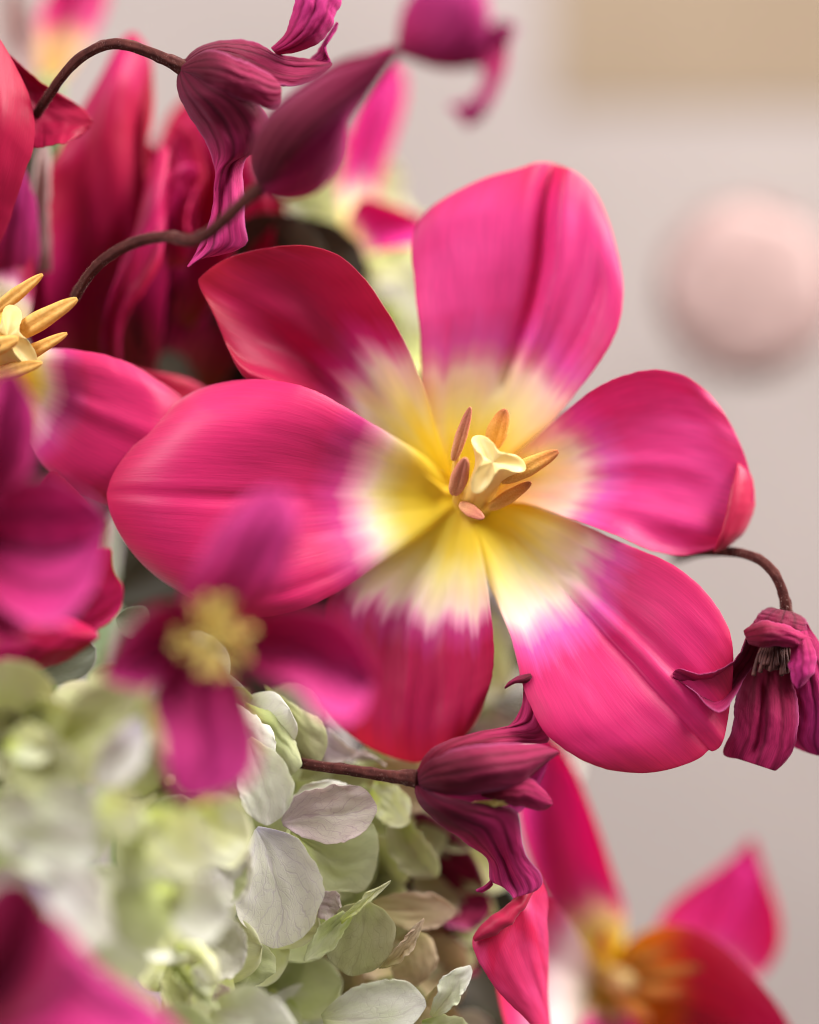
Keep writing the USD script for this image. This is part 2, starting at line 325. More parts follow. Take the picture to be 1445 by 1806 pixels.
YEL, CRM, MAG = (.92, .71, .03), (.92, .82, .58), (.66, .05, .30)
PNK, RED, DEEP = (.63, .015, .135), (.58, .009, .085), (.42, .006, .045)
def tulip_ramp(y0=.13, y1=.25, w=.33, body=PNK, tip=RED, first=MAG, yel=YEL, crm=CRM):
    return [(0, (.86, .58, .01)), (y0 * .6, yel), (y0, (.92, .73, .07)), (.5 * y0 + .5 * y1, (.91, .78, .22)), (y1, (.88, .77, .38)), (w, (.87, .68, .58)), (w + .05, (.78, .30, .46)), (w + .10, first), (w + .19, body), (.86, body), (1, tip)]
M = {}
M['tulip_left'] = petal_mat('tulip_petal_rose', tulip_ramp(.17, .245, .275, first=(.60, .035, .24)), edge=RED, edge_amt=.4, streak=.030, sheen=.4)
M['tulip_top'] = petal_mat('tulip_petal_bright', tulip_ramp(.15, .27, .38, body=(.76, .048, .275), first=(.76, .12, .47), tip=(.70, .03, .14)), edge=RED, edge_amt=.5, edge_pow=6, trans=.5, mott=((.80, .12, .42), 1.3, .45))
M['tulip_low'] = petal_mat('tulip_petal_deep', tulip_ramp(.17, .30, .43, body=(.46, .007, .075), tip=(.60, .008, .04), first=(.50, .025, .18)), edge=(.40, .005, .035), edge_amt=.5, streak=.11)
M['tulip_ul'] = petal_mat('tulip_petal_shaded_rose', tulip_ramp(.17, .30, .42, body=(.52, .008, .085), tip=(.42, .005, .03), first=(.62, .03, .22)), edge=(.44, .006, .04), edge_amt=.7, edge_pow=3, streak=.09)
M['tulip_red'] = petal_mat('tulip_petal_crimson', [(0, (.34, .12, .02)), (.12, (.36, .05, .05)), (.28, (.34, .006, .07)), (.6, (.36, .004, .045)), (1, (.38, .004, .028))], edge=(.52, .010, .06), edge_amt=.5, streak=.1, trans=.36, mott=((.58, .016, .17), 1.3, .75), sheen=.05, spec=.2)
M['tulip_lr'] = petal_mat('tulip_petal_pink_red', tulip_ramp(.15, .27, .38, body=(.60, .018, .145), first=(.68, .08, .36), tip=(.60, .015, .09), crm=(.84, .66, .28)), edge=RED, edge_amt=.5, edge_pow=6, trans=.36)
M['tulip_blood'] = petal_mat('tulip_petal_blood_red', [(0, (.30, .003, .045)), (1, (.34, .003, .035))], streak=.1, trans=.3, sheen=.04, spec=.2, mott=((.40, .006, .05), 1.4, .5))
M['tulip_hot'] = petal_mat('tulip_petal_hot_pink', tulip_ramp(.10, .18, .26, body=(.74, .034, .31), tip=(.72, .022, .20), first=(.70, .07, .36)), edge=(.75, .012, .06), edge_amt=.5, trans=.45)
M['tulip_white'] = petal_mat('tulip_petal_white_base', [(0, YEL), (.08, (.86, .66, .30)), (.18, (.86, .78, .68)), (.5, (.84, .70, .70)), (.66, (.74, .25, .42)), (.8, (.74, .04, .20)), (1, (.74, .02, .10))], trans=.4)
M['tulip_rededge'] = petal_mat('tulip_petal_red', [(0, (.72, .022, .14)), (1, (.70, .012, .085))], streak=.2, trans=.4, mott=((.76, .07, .26), 2, .7))
M['tulip_fold'] = petal_mat('tulip_petal_back', [(0, (.50, .012, .07)), (1, (.46, .010, .05))], streak=.2, trans=.3)
M['tulip_orange'] = petal_mat('tulip_petal_orange_base', [(0, YEL), (.2, (.90, .60, .06)), (.36, (.84, .38, .08)), (.50, (.64, .06, .15)), (1, (.56, .012, .15))], trans=.34)
RIBS = [(0, (1, 1, 1)), (.2, (1, 1, 1)), (.255, (.55, .42, .48)), (.31, (1, 1, 1)), (.45, (.95, .95, .95)), (.5, (.42, .32, .36)), (.55, (.95, .95, .95)), (.69, (1, 1, 1)), (.745, (.55, .42, .48)), (.8, (1, 1, 1)), (1, (1.0, 1, 1.0))]
def clem(name, dark, light, **k):
    return petal_mat(name, [(0, dark), (.25, dark), (.75, light), (1, light)], ribs=RIBS, streak=.12, vein=.42, vein_freq=90, vein_long=7.0, bump=.4, edge=(.56, .15, .36), edge_amt=.5, edge_pow=16, sheen=.12, sheen_tint=(1, .45, .7), rough=.62, spec=.14, **k)
M['clem_dark'] = clem('clematis_sepal_plum', (.115, .006, .020), (.26, .012, .060), trans=.25)
M['clem_mid'] = clem('clematis_sepal_wine', (.20, .008, .030), (.42, .018, .105), trans=.32)
M['clem_in'] = clem('clematis_sepal_magenta', (.38, .013, .10), (.52, .032, .21), trans=.40)
M['clem_tip'] = clem('clematis_sepal_purple', (.40, .014, .105), (.58, .036, .225), trans=.38)
M['clem_grad'] = petal_mat('clematis_sepal_two_tone', [(0, (.13, .007, .026)), (.35, (.17, .008, .036)), (.62, (.46, .020, .13)), (1, (.58, .04, .21))], ribs=RIBS, streak=.1, vein=.42, vein_freq=60, vein_long=5.0, bump=.5, edge=(.60, .18, .42), edge_amt=.5, edge_pow=16, sheen=.12, sheen_tint=(1, .45, .7), rough=.62, spec=.14, trans=.36)
M['stem_red'] = plain_mat('clematis_stem', (.042, .010, .009), (.085, .022, .018), 700, sheen=.04, rough=.8, spec=.08)
M['down'] = usdkit.material(stage, '/World/Looks/stem_down', {'p': ('principled_bsdf', {'base_color': (.42, .26, .22), 'roughness': .7})}, [], 'p.BSDF')
M['tulip_stem'] = plain_mat('tulip_stem', (.16, .26, .09), (.24, .36, .14), 300)
M['anther'] = plain_mat('anther_pollen', (.76, .40, .07), (.86, .52, .13), 2600, rough=.85, bump=.5, trans=.2, ramp_v=[(0, (1, 1, 1)), (.55, (1, .95, .95)), (.82, (.92, .66, .75)), (1, (.55, .30, .55))])
M['anther_dusky'] = plain_mat('anther_dusky', (.68, .33, .15), (.78, .43, .20), 2600, rough=.85, bump=.5, trans=.2, ramp_v=[(0, (1, 1, 1)), (.35, (1, .9, .95)), (.75, (.85, .58, .78)), (1, (.78, .55, .75))])
M['anther_gold'] = plain_mat('anther_gold', (.74, .36, .07), (.86, .50, .14), 900, rough=.7, bump=.4, trans=.2)
M['filament'] = plain_mat('filament', (.84, .60, .10), (.88, .68, .22), 500, rough=.5, bump=.1, trans=.3)
M['pistil'] = plain_mat('pistil_cream', (.72, .54, .20), (.78, .61, .27), 260, rough=.42, bump=.15, trans=.25, ramp_v=[(0, (.9, .72, .35)), (.35, (.98, .85, .6)), (.75, (1, .97, .95)), (1, (1, 1, 1))])
M['clem_stamen'] = plain_mat('clematis_stamen', (.64, .47, .09), (.88, .72, .26), 900, rough=.7, bump=.3, trans=.2)
M['clem_stamen_dark'] = plain_mat('clematis_stamen_dark', (.045, .012, .012), (.11, .035, .028), 900, rough=.7, bump=.3)
MAUVE = (.40, .22, .36)
def hyd(name, ramp, vein, amt, mott, edge=None, trans=.46):
    M[name] = petal_mat(name.replace('hyd', 'hydrangea'), ramp, streak=.12, vein=.05, trans=trans, net=(vein, amt), mott=mott, sheen=.08, spec=.2, rough=.6, bump=.16, edge=edge, edge_amt=.5)
hyd('hyd_white', [(0, (.66, .68, .36)), (.3, (.80, .80, .66)), (1, (.83, .82, .75))], MAUVE, .16, ((.66, .72, .40), 1.6, .45), (.86, .85, .76))
hyd('hyd_green', [(0, (.48, .55, .13)), (.4, (.63, .68, .30)), (1, (.70, .73, .45))], (.38, .42, .22), .2, ((.74, .74, .56), 1.6, .6), (.78, .78, .56))
hyd('hyd_yellow', [(0, (.58, .64, .12)), (.4, (.78, .80, .38)), (1, (.83, .82, .56))], (.50, .55, .22), .14, ((.82, .82, .74), 1.6, .6))
hyd('hyd_mauve', [(0, (.72, .58, .64)), (.5, (.78, .68, .65)), (1, (.72, .61, .56))], (.34, .14, .30), .36, ((.66, .66, .50), 1.6, .4), (.76, .62, .60))
hyd('hyd_lilac', [(0, (.66, .61, .74)), (.4, (.83, .79, .78)), (1, (.86, .84, .73))], (.42, .30, .52), .30, ((.74, .76, .52), 1.8, .4), (.86, .83, .76))
hyd('hyd_olive', [(0, (.42, .44, .14)), (.5, (.53, .54, .25)), (1, (.58, .58, .33))], (.28, .22, .12), .25, ((.56, .50, .36), 1.6, .5), (.68, .64, .46))
hyd('hyd_tan', [(0, (.50, .44, .18)), (.5, (.60, .48, .28)), (1, (.64, .50, .36))], (.40, .22, .16), .3, ((.52, .46, .24), 1.6, .5), (.76, .60, .50))
hyd('hyd_grey', [(0, (.58, .60, .36)), (.5, (.72, .70, .60)), (1, (.76, .73, .68))], (.36, .26, .32), .2, ((.50, .50, .28), 1.6, .5))
M['hyd_stalk'] = plain_mat('hydrangea_stalk', (.30, .34, .10), (.42, .44, .18), 300, trans=.1)
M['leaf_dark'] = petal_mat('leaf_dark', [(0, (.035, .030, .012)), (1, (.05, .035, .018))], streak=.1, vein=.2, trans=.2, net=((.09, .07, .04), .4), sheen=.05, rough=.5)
M['leaf_grey'] = petal_mat('leaf_grey_green', [(0, (.20, .22, .13)), (1, (.22, .24, .17))], streak=.1, vein=.2, trans=.2, net=((.34, .36, .26), .4), sheen=.15, rough=.5)
M['blush'] = petal_mat('blush_petal', [(0, (.49, .335, .31)), (.5, (.54, .37, .345)), (1, (.56, .40, .37))], streak=.1, vein=.08, trans=.3, sheen=.1)

# ------------------------------------------------------------------ the setting: wall and cupboard behind the flowers
def box(x0, x1, y0, y1, z0, z1, bevel=0.0):
    import manifold3d as m3
    b = m3.Manifold.cube((x1 - x0, y1 - y0, z1 - z0)).translate((x0, y0, z0))
    if bevel:
        r = bevel
        pts = [m3.Manifold.sphere(r, 16).translate((x, y, z)) for x in (x0 + r, x1 - r) for y in (y0 + r, y1 - r) for z in (z0 + r, z1 - r)]
        b = m3.Manifold.batch_hull(pts)
    me = b.to_mesh()
    v = np.array(me.vert_properties[:, :3]); f = np.array(me.tri_verts)
    return v, f
M['wall'] = plain_mat('wall_paint', (.255, .216, .202), (.308, .259, .243), 7, rough=.85, bump=.05, spec=.15)
M['board'] = plain_mat('tan_wood', (.20, .143, .094), (.226, .164, .109), 12, rough=.6, bump=.1)
yw = 0.34
v, f = box(-2.2, 2.2, yw, yw + 0.12, 0.0, 2.6)
m = usdkit.mesh(stage, '/World/wall', (v, f), M['wall']); tag(m.GetPrim(), kind='structure')
q = P((975, 186, 337))
v, f = box(q[0], q[0] + 0.6, yw - 0.0008, yw + .001, q[2], q[2] + 0.7)
cab = thing('wall_board', 'flat tan wooden board on the grey wall in the upper right corner', 'board')
m = usdkit.mesh(stage, cab + '/panel', (v, f), M['board'], smooth=40)

#FLOWERS
def leafy_ball(c, r, n=24, flat=.8):
    th, ph = np.meshgrid(np.linspace(0, 2 * np.pi, n + 1), np.linspace(0.02, np.pi - .02, n))
    rr = r * (1 + .04 * np.sin(5 * th + 3 * ph))
    G = c + np.stack([rr * np.sin(ph) * np.cos(th), -rr * np.cos(ph) * flat, rr * np.sin(ph) * np.sin(th)], -1)
    V = G.reshape(-1, 3); idx = np.arange(n * (n + 1)).reshape(n, n + 1)
    a, b, cc, d = idx[:-1, :-1].ravel(), idx[:-1, 1:].ravel(), idx[1:, 1:].ravel(), idx[1:, :-1].ravel()
    return V, np.vstack([np.stack([a, b, cc], 1), np.stack([a, cc, d], 1)]), np.stack([th / 6.2832, ph / np.pi], -1).reshape(-1, 2)
# ------------------------------------------------------------------ the open tulip in the middle
T = thing('tulip', 'large wide open pink tulip with yellow throat in the middle, all six petals spread', 'tulip', at=(815, 885, 16))
put('petal', petal(
    [(795, 862, 0), (752, 755, 0), (744, 670, 0), (741, 580, 0), (730, 500, 0), (727, 440, 0), (736, 398, 0), (766, 362, 0), (812, 334, 0), (862, 312, 0), (912, 298, 0), (947, 286, 0)],
    [(850, 860, 0), (935, 778, 0), (988, 728, 0), (1042, 660, 0), (1077, 610, 0), (1098, 545, 0), (1099, 490, 0), (1086, 430, 0), (1062, 362, 0), (1032, 317, 0), (1000, 296, 0), (965, 286, 0)],
    dl=[22, 23, 15, 11, 13, 18], dm=[22, 23, 22, 19, 18, 19], dr=[20, 17, 11, 9, 12, 18], nu=56, nv=70,
    crease=[(.10, .08, 4.2, .28, 1.15), (.24, .10, -2.4, .35, 1.2), (.66, .07, 1.3, .30, .85), (-.45, .3, -1.2, .3, 1.0)], ripple=(1.1, 2.2, 2.5, 5), roll=2.0, wave=2.5, seed=2), M['tulip_top'], T)
put('petal', petal(
    [(790, 872, 0), (700, 800, 0), (640, 770, 0), (560, 722, 0), (490, 690, 0), (437, 668, 0), (408, 625, 0), (390, 585, 0), (370, 540, 0), (352, 505, 0), (349, 494, 0)],
    [(800, 845, 0), (771, 760, 0), (748, 685, 0), (716, 605, 0), (682, 545, 0), (642, 490, 0), (602, 453, 0), (558, 436, 0), (500, 434, 0), (440, 444, 0), (385, 464, 0), (356, 486, 0)],
    dl=[19, 17, 14, 11, 8, 6, 6], dm=[20, 21, 19, 17, 13, 9, 6], dr=[19, 15, 9, 6, 4, 3, 4], nu=52, nv=64,
    crease=[(.05, .2, -2.0, .30, .85), (-.45, .25, 1.8, .35, .95), (-.90, .07, -1.8, .4, 1.05)], ripple=(1.0, 2, 2.5, 9), wave=2.0, seed=4), M['tulip_ul'], T)
put('petal', petal(
    [(835, 868, 0), (915, 800, 0), (985, 735, 0), (1040, 691, 0), (1098, 661, 0), (1150, 651, 0), (1197, 659, 0), (1243, 688, 0), (1283, 738, 0), (1311, 795, 0), (1324, 838, 0), (1329, 865, 0)],
    [(838, 892, 0), (930, 888, 0), (1000, 912, 0), (1080, 941, 0), (1140, 967, 0), (1190, 979, 0), (1240, 974, 0), (1285, 953, 0), (1312, 922, 0), (1325, 893, 0), (1330, 880, 0)],
    dl=[20, 17, 12, 9, 10, 14], dm=[21, 20, 16, 13, 12, 13], dr=[20, 15, 9, 7, 10, 13], nu=52, nv=64,
    crease=[(-.5, .25, 1.5, .3, .95), (.55, .16, -1.2, .3, 1.0), (0, .12, -.9, .3, .9)], ripple=(1.2, 2.6, 2.4, 3), roll=-2.0, wave=2.5, seed=6), M['tulip_top'], T)
put('petal_fold', petal(
    [(1303, 815, 0), (1322, 832, 0), (1331, 865, 0), (1330, 900, 0), (1315, 935, 0), (1288, 962, 0), (1262, 974, 0)],
    [(1300, 820, 0), (1294, 850, 0), (1285, 880, 0), (1280, 905, 0), (1274, 930, 0), (1266, 955, 0), (1258, 972, 0)],
    dl=[12, 12.5, 13, 12.5, 10], dm=[11, 9, 8.2, 8, 9], dr=[11, 8.5, 7.6, 7.4, 9], nu=16, nv=34, ripple=(.4, 2, 3, 3), wave=2, seed=8, blunt=0), M['tulip_fold'], T, label='turned over red rim at the tip of the right petal')
put('petal', petal(
    [(822, 900, 0), (846, 985, 0), (876, 1060, 0), (898, 1120, 0), (914, 1175, 0), (935, 1240, 0), (961, 1292, 0), (1002, 1327, 0), (1052, 1351, 0), (1105, 1362, 0), (1155, 1362, 0), (1205, 1350, 0), (1240, 1333, 0), (1250, 1322, 0)],
    [(845, 893, 0), (915, 885, 0), (970, 903, 0), (1040, 930, 0), (1110, 962, 0), (1172, 989, 0), (1230, 1030, 0), (1272, 1080, 0), (1291, 1130, 0), (1293, 1180, 0), (1288, 1240, 0), (1280, 1290, 0), (1268, 1320, 0), (1255, 1326, 0)],
    dl=[20, 13, 4, -1, -4, -3], dm=[20, 16, 9, 3, -1, -1], dr=[20, 14, 7, 3, 1, 0], nu=60, nv=72,
    crease=[(.14, .07, -1.1, .30, 1.15), (.03, .08, 1.3, .30, 1.1), (.28, .08, .7, .3, 1.1), (-.5, .3, -1.0, .3, 1.0)], ripple=(.8, 2.4, 2.2, 11), roll=1.2, wave=2.5, seed=10), M['tulip_lr'], T)
put('petal', petal(
    [(795, 885, 0), (735, 925, 0), (670, 965, 0), (615, 1000, 0), (580, 1045, 0), (572, 1110, 0), (565, 1180, 0), (580, 1250, 0), (622, 1300, 0), (680, 1332, 0), (725, 1345, 0)],
    [(828, 905, 0), (850, 980, 0), (866, 1075, 0), (871, 1150, 0), (863, 1215, 0), (850, 1255, 0), (830, 1288, 0), (800, 1315, 0), (770, 1335, 0), (735, 1346, 0)],
    dl=[22, 20, 15, 12, 12, 14], dm=[21, 21, 18, 15, 14, 14], dr=[21, 14, 7, 4, 6, 13], nu=50, nv=60,
    crease=[(0, .07, -1.2, .25, 1.0), (.35, .15, 1.0, .25, .9), (-.3, .12, .9, .25, .9)], ripple=(1.2, 3, 2.4, 7), wave=2.5, seed=12), M['tulip_low'], T)
put('petal', petal(
    [(800, 898, 0), (745, 944, 0), (690, 980, 0), (630, 1022, 0), (572, 1056, 0), (510, 1082, 0), (440, 1090, 0), (370, 1072, 0), (310, 1040, 0), (255, 998, 0), (215, 948, 0), (193, 900, 0), (189, 876, 0)],
    [(806, 868, 0), (760, 815, 0), (705, 777, 0), (642, 738, 0), (582, 702, 0), (520, 679, 0), (450, 669, 0), (383, 676, 0), (320, 704, 0), (266, 754, 0), (224, 800, 0), (197, 842, 0), (189, 868, 0)],
    dl=[20, 13, 4, 0, 1, 4], dm=[21, 19, 8, 1, -2, 2], dr=[20, 11, 1, -1, 3, 6], nu=60, nv=76,
    crease=[(0, .05, .5, .4, 1.1), (.55, .3, -.8, .3, 1.0), (-.07, .018, -.16, .5, 1.1), (.09, .02, -.14, .55, 1.1), (-.55, .03, .18, .45, .95), (-.8, .06, .5, .35, .75)], ripple=(.7, 2.2, 2.4, 15), roll=3.2, wave=2.0, seed=14), M['tulip_left'], T)
# the column in the middle and the six stamens
def pistil(base, top, r0, flare, turn, n=44, sides=60):
    p, q = P(base), P(top); ax = (q - p); ln = np.linalg.norm(ax); ax /= ln
    A = np.cross(ax, [0, -1.0, 0.15]); A /= np.linalg.norm(A); B = np.cross(ax, A)
    th = np.linspace(0, 2 * np.pi, sides, endpoint=False); V = []
    lobe = np.clip(np.cos(3 * (th - turn)), -1, 1)
    for s in np.linspace(0, 1, n):
        k = np.clip((s - .62) / .38, 0, 1) ** 1.6
        r = r0 * (1 - .10 * math.sin(s * 3)) * (1 + .07 * lobe) * (1 - .25 * k * (lobe < 0) * -lobe) + flare * k * np.clip(lobe + .25, 0, 2) ** 1.25
        h = s * ln - .0022 * k * np.clip(lobe, 0, 1) ** 2 + .0008 * k * (lobe < 0)
        V.append(p + ax * h[:, None] + (A * (np.cos(th) * r)[:, None] + B * (np.sin(th) * r)[:, None]))
    last = V[-1]
    for t in (.8, .55, .3, .1):                     # the hollow top between the three lobes
        V.append(q + (last - q) * t - ax * .0005 * (1 - t))
    V = np.vstack(V); n += 4
    idx = np.arange(n * sides).reshape(n, sides); nx = np.roll(idx, -1, 1)
    a, b, c, d = idx[:-1].ravel(), nx[:-1].ravel(), nx[1:].ravel(), idx[1:].ravel()
    F = [np.stack([a, b, c], 1), np.stack([a, c, d], 1)]
    m = len(V); V = np.vstack([V, p, q - ax * .0005])
    F += [np.stack([nx[0], idx[0], np.full(sides, m)], 1), np.stack([idx[-1], nx[-1], np.full(sides, m + 1)], 1)]
    UV = np.stack(np.broadcast_arrays((th / 6.2832)[None], np.linspace(0, 1, n)[:, None]), -1).reshape(-1, 2)
    return V, np.vstack(F), np.vstack([UV, [[.5, 0], [.5, 1]]])
put('pistil', pistil((836, 893, 19), (870, 814, -6), .0033, .0027, .55), M['pistil'], T)
for b, t, w, mat, fil in (
        ((800, 812, 4), (830, 718, -1), 2.8, 'anther_dusky', (812, 878, 18)),
        ((866, 792, 6), (892, 722, 2), 5.0, 'anther', (838, 876, 18)),
        ((884, 848, 1), (985, 796, -3), 4.3, 'anther', (845, 884, 18)),
        ((864, 897, 6), (937, 851, -1), 3.2, 'anther', (842, 892, 18)),
        ((801, 872, 2), (822, 808, -7), 4.1, 'anther_dusky', (815, 890, 18)),
        ((812, 889, 4), (853, 914, -4), 3.0, 'anther_dusky', (830, 896, 18))):
    st = put('filament', tube([fil, ((fil[0] + b[0]) / 2, (fil[1] + b[1]) / 2 + 2, (fil[2] + b[2]) / 2 + 1), (b[0] * .8 + t[0] * .2, b[1] * .8 + t[1] * .2, b[2] * .8 + t[2] * .2 + .8)], [1.1, 1.0, .6], n=20, sides=10), M['filament'], T)
    put('anther', anther(b, t, w, 0.7, .4), M[mat], st)
put('stem', tube([(822, 888, 23.5), (790, 930, 60), (640, 1060, 105), (420, 1300, 130), (300, 1700, 140)], [3.0, 3.2, 3.4, 3.4], n=50), M['tulip_stem'], T)

# ------------------------------------------------------------------ tulip at the left edge, cut by the frame
T = thing('tulip', 'open tulip cut by the left edge, orange stamens and one pink petal showing', 'tulip', at=(0, 640, 14))
put('petal', petal(
    [(-10, 640, 0), (60, 618, 0), (110, 614, 0), (170, 622, 0), (235, 645, 0), (300, 685, 0), (345, 730, 0), (365, 790, 0)],
    [(-10, 690, 0), (30, 740, 0), (60, 800, 0), (105, 848, 0), (165, 882, 0), (230, 895, 0), (310, 870, 0), (362, 810, 0)],
    dl=[16, 9, 7, 8, 12], dm=[16, 10, 6, 6, 12], dr=[16, 10, 8, 10, 14], nu=40, nv=48, crease=[(-.1, .12, -.8, .3, 1)], ripple=(.7, 2, 2, 3), roll=2.2, wave=2, seed=21), M['tulip_left'], T)
put('petal', petal(
    [(0, 630, 0), (100, 640, 0), (200, 640, 0), (270, 655, 0), (340, 672, 0), (400, 720, 0)],
    [(0, 690, 0), (120, 760, 0), (200, 790, 0), (300, 800, 0), (400, 740, 0)],
    dl=[20, 18, 20, 26], dm=[20, 20, 24, 28], dr=[20, 22, 26, 28], ripple=(1, 2, 2, 3), seed=23), M['tulip_red'], T)
put('petal', petal([(-20, 600, 0), (-60, 520, 0), (-90, 440, 0), (-60, 380, 0), (-20, 370, 0)], [(20, 610, 0), (50, 560, 0), (60, 480, 0), (40, 410, 0), (0, 372, 0)],
    dl=[18, 20, 26], dm=[18, 26, 32], dr=[18, 20, 26], ripple=(1, 2, 2, 3), seed=25), M['tulip_low'], T)
put('petal', petal([(-20, 660, 0), (-110, 680, 0), (-180, 760, 0), (-170, 830, 0)], [(10, 700, 0), (-20, 800, 0), (-80, 860, 0), (-160, 836, 0)],
    dl=[18, 10, 4], dm=[18, 14, 6], dr=[18, 10, 4], seed=27), M['tulip_left'], T)
put('pistil', pistil((-20, 662, 15), (14, 592, -4), .0034, .0033, .3), M['pistil'], T)
for b, t, w in (((-15, 552, 4), (75, 484, -1), 3.3), ((10, 600, 2), (136, 527, -3), 4.7), ((-10, 655, 4), (118, 588, -2), 3.6), ((-30, 620, -2), (32, 598, -8), 4.2), ((-20, 665, 0), (74, 640, -6), 3.6)):
    st = put('filament', tube([(-30, 650, 15), ((b[0] - 30) / 2, (b[1] + 650) / 2, 9), (b[0] * .8 + t[0] * .2, b[1] * .8 + t[1] * .2, b[2] + .8)], [1.1, 1.0, .6], n=16, sides=10), M['filament'], T)
    put('anther', anther(b, t, w, .65, .5), M['anther_gold'], st)
put('stem', tube([(-10, 660, 18), (-20, 760, 60), (60, 1100, 110), (150, 1700, 130)], [3, 3.3, 3.4], n=40), M['tulip_stem'], T)

# ------------------------------------------------------------------ crimson tulip, upper left
T = thing('tulip', 'deep crimson tulip with tall twisted petals in the upper left', 'tulip', at=(190, 640, 40))
for L, R, dl, dm, dr, cr, mat in (
        ([(150, 700, 0), (95, 590, 0), (76, 480, 0), (82, 360, 0), (110, 250, 0), (150, 180, 0), (188, 112, 0), (215, 70, 0), (232, 55, 0)],
         [(260, 700, 0), (290, 560, 0), (285, 440, 0), (262, 340, 0), (256, 280, 0), (270, 205, 0), (271, 150, 0), (262, 90, 0), (240, 57, 0)],
         [52, 38, 32, 34, 42], [52, 48, 40, 38, 42], [52, 38, 30, 36, 42], [(-.05, .25, -4, .3, 1.0), (.55, .2, 3, .3, .9)], 'tulip_red'),
        ([(200, 700, 0), (180, 600, 0), (200, 520, 0), (235, 440, 0), (262, 360, 0), (262, 300, 0), (285, 258, 0)],
         [(225, 700, 0), (220, 570, 0), (252, 520, 0), (283, 455, 0), (294, 380, 0), (291, 320, 0), (300, 262, 0)],
         [42, 32, 26, 26, 32], [42, 30, 23, 24, 32], [42, 28, 24, 25, 32], [], 'tulip_red'),
        ([(230, 700, 0), (300, 560, 0), (300, 430, 0), (290, 330, 0), (310, 240, 0), (350, 200, 0)],
         [(380, 700, 0), (450, 560, 0), (480, 430, 0), (470, 330, 0), (430, 240, 0), (365, 200, 0)],
         [56, 46, 42, 48], [56, 52, 48, 48], [56, 46, 42, 50], [(-.2, .2, -3, .2, .9), (.3, .2, 3, .2, .9)], 'tulip_red'),
        ([(120, 720, 0), (40, 600, 0), (20, 480, 0), (40, 380, 0), (80, 300, 0), (120, 270, 0)],
         [(240, 720, 0), (230, 600, 0), (220, 480, 0), (200, 380, 0), (170, 300, 0), (130, 270, 0)],
         [62, 56, 56, 58], [62, 66, 64, 60], [62, 56, 56, 58], [(0, .3, 2, .2, .9)], 'tulip_red'),
        ([(260, 720, 0), (300, 620, 0), (350, 520, 0), (390, 430, 0), (410, 350, 0), (450, 290, 0)],
         [(340, 720, 0), (420, 640, 0), (490, 540, 0), (510, 440, 0), (500, 350, 0), (462, 290, 0)],
         [62, 52, 48, 52], [62, 62, 58, 54], [62, 52, 50, 54], [(.2, .3, -2, .2, .9)], 'tulip_red'),
        ([(160, 560, 0), (110, 440, 0), (140, 330, 0), (180, 250, 0), (215, 220, 0)],
         [(270, 560, 0), (310, 470, 0), (320, 380, 0), (290, 280, 0), (225, 220, 0)],
         [58, 48, 42, 46], [58, 58, 56, 50], [58, 46, 40, 46], [(-.2, .25, 3, .2, .9)], 'tulip_red'),
        ([(300, 560, 0), (330, 470, 0), (345, 380, 0), (360, 300, 0), (330, 225, 0), (300, 215, 0)],
         [(340, 580, 0), (390, 500, 0), (420, 400, 0), (410, 300, 0), (380, 230, 0), (312, 212, 0)],
         [48, 40, 34, 36], [48, 44, 40, 38], [48, 38, 34, 36], [], 'tulip_red'),
        ([(240, 720, 0), (330, 690, 0), (420, 640, 0), (470, 560, 0), (480, 500, 0)],
         [(240, 640, 0), (300, 600, 0), (360, 560, 0), (420, 510, 0), (470, 495, 0)],
         [68, 58, 56, 58], [68, 68, 62, 60], [68, 60, 58, 58], [], 'tulip_red'),
        ([(330, 480, 0), (280, 400, 0), (272, 300, 0), (290, 220, 0), (330, 170, 0), (370, 150, 0)],
         [(420, 480, 0), (480, 400, 0), (490, 300, 0), (470, 220, 0), (430, 170, 0), (380, 150, 0)],
         [72, 64, 60, 64], [72, 72, 68, 66], [72, 64, 60, 64], [(0, .3, 2, .2, .9)], 'tulip_red'),
        ([(260, 470, 0), (275, 400, 0), (285, 330, 0), (300, 300, 0), (345, 290, 0), (350, 305, 0)],
         [(330, 470, 0), (330, 420, 0), (330, 370, 0), (345, 340, 0), (355, 320, 0), (352, 308, 0)],
         [36, 30, 28, 30], [36, 34, 32, 30], [36, 30, 28, 30], [], 'tulip_red')):
    put('petal', petal(L, R, dl, dm, dr, nu=34, nv=50, crease=cr, ripple=(2.6, 2.4, 2.4, 17), wave=4, seed=len(L) + int(L[0][0])), M[mat], T)
put('stem', tube([(200, 690, 42), (230, 900, 80), (260, 1300, 110), (290, 1720, 120)], [3, 3.3, 3.4], n=40), M['tulip_stem'], T)

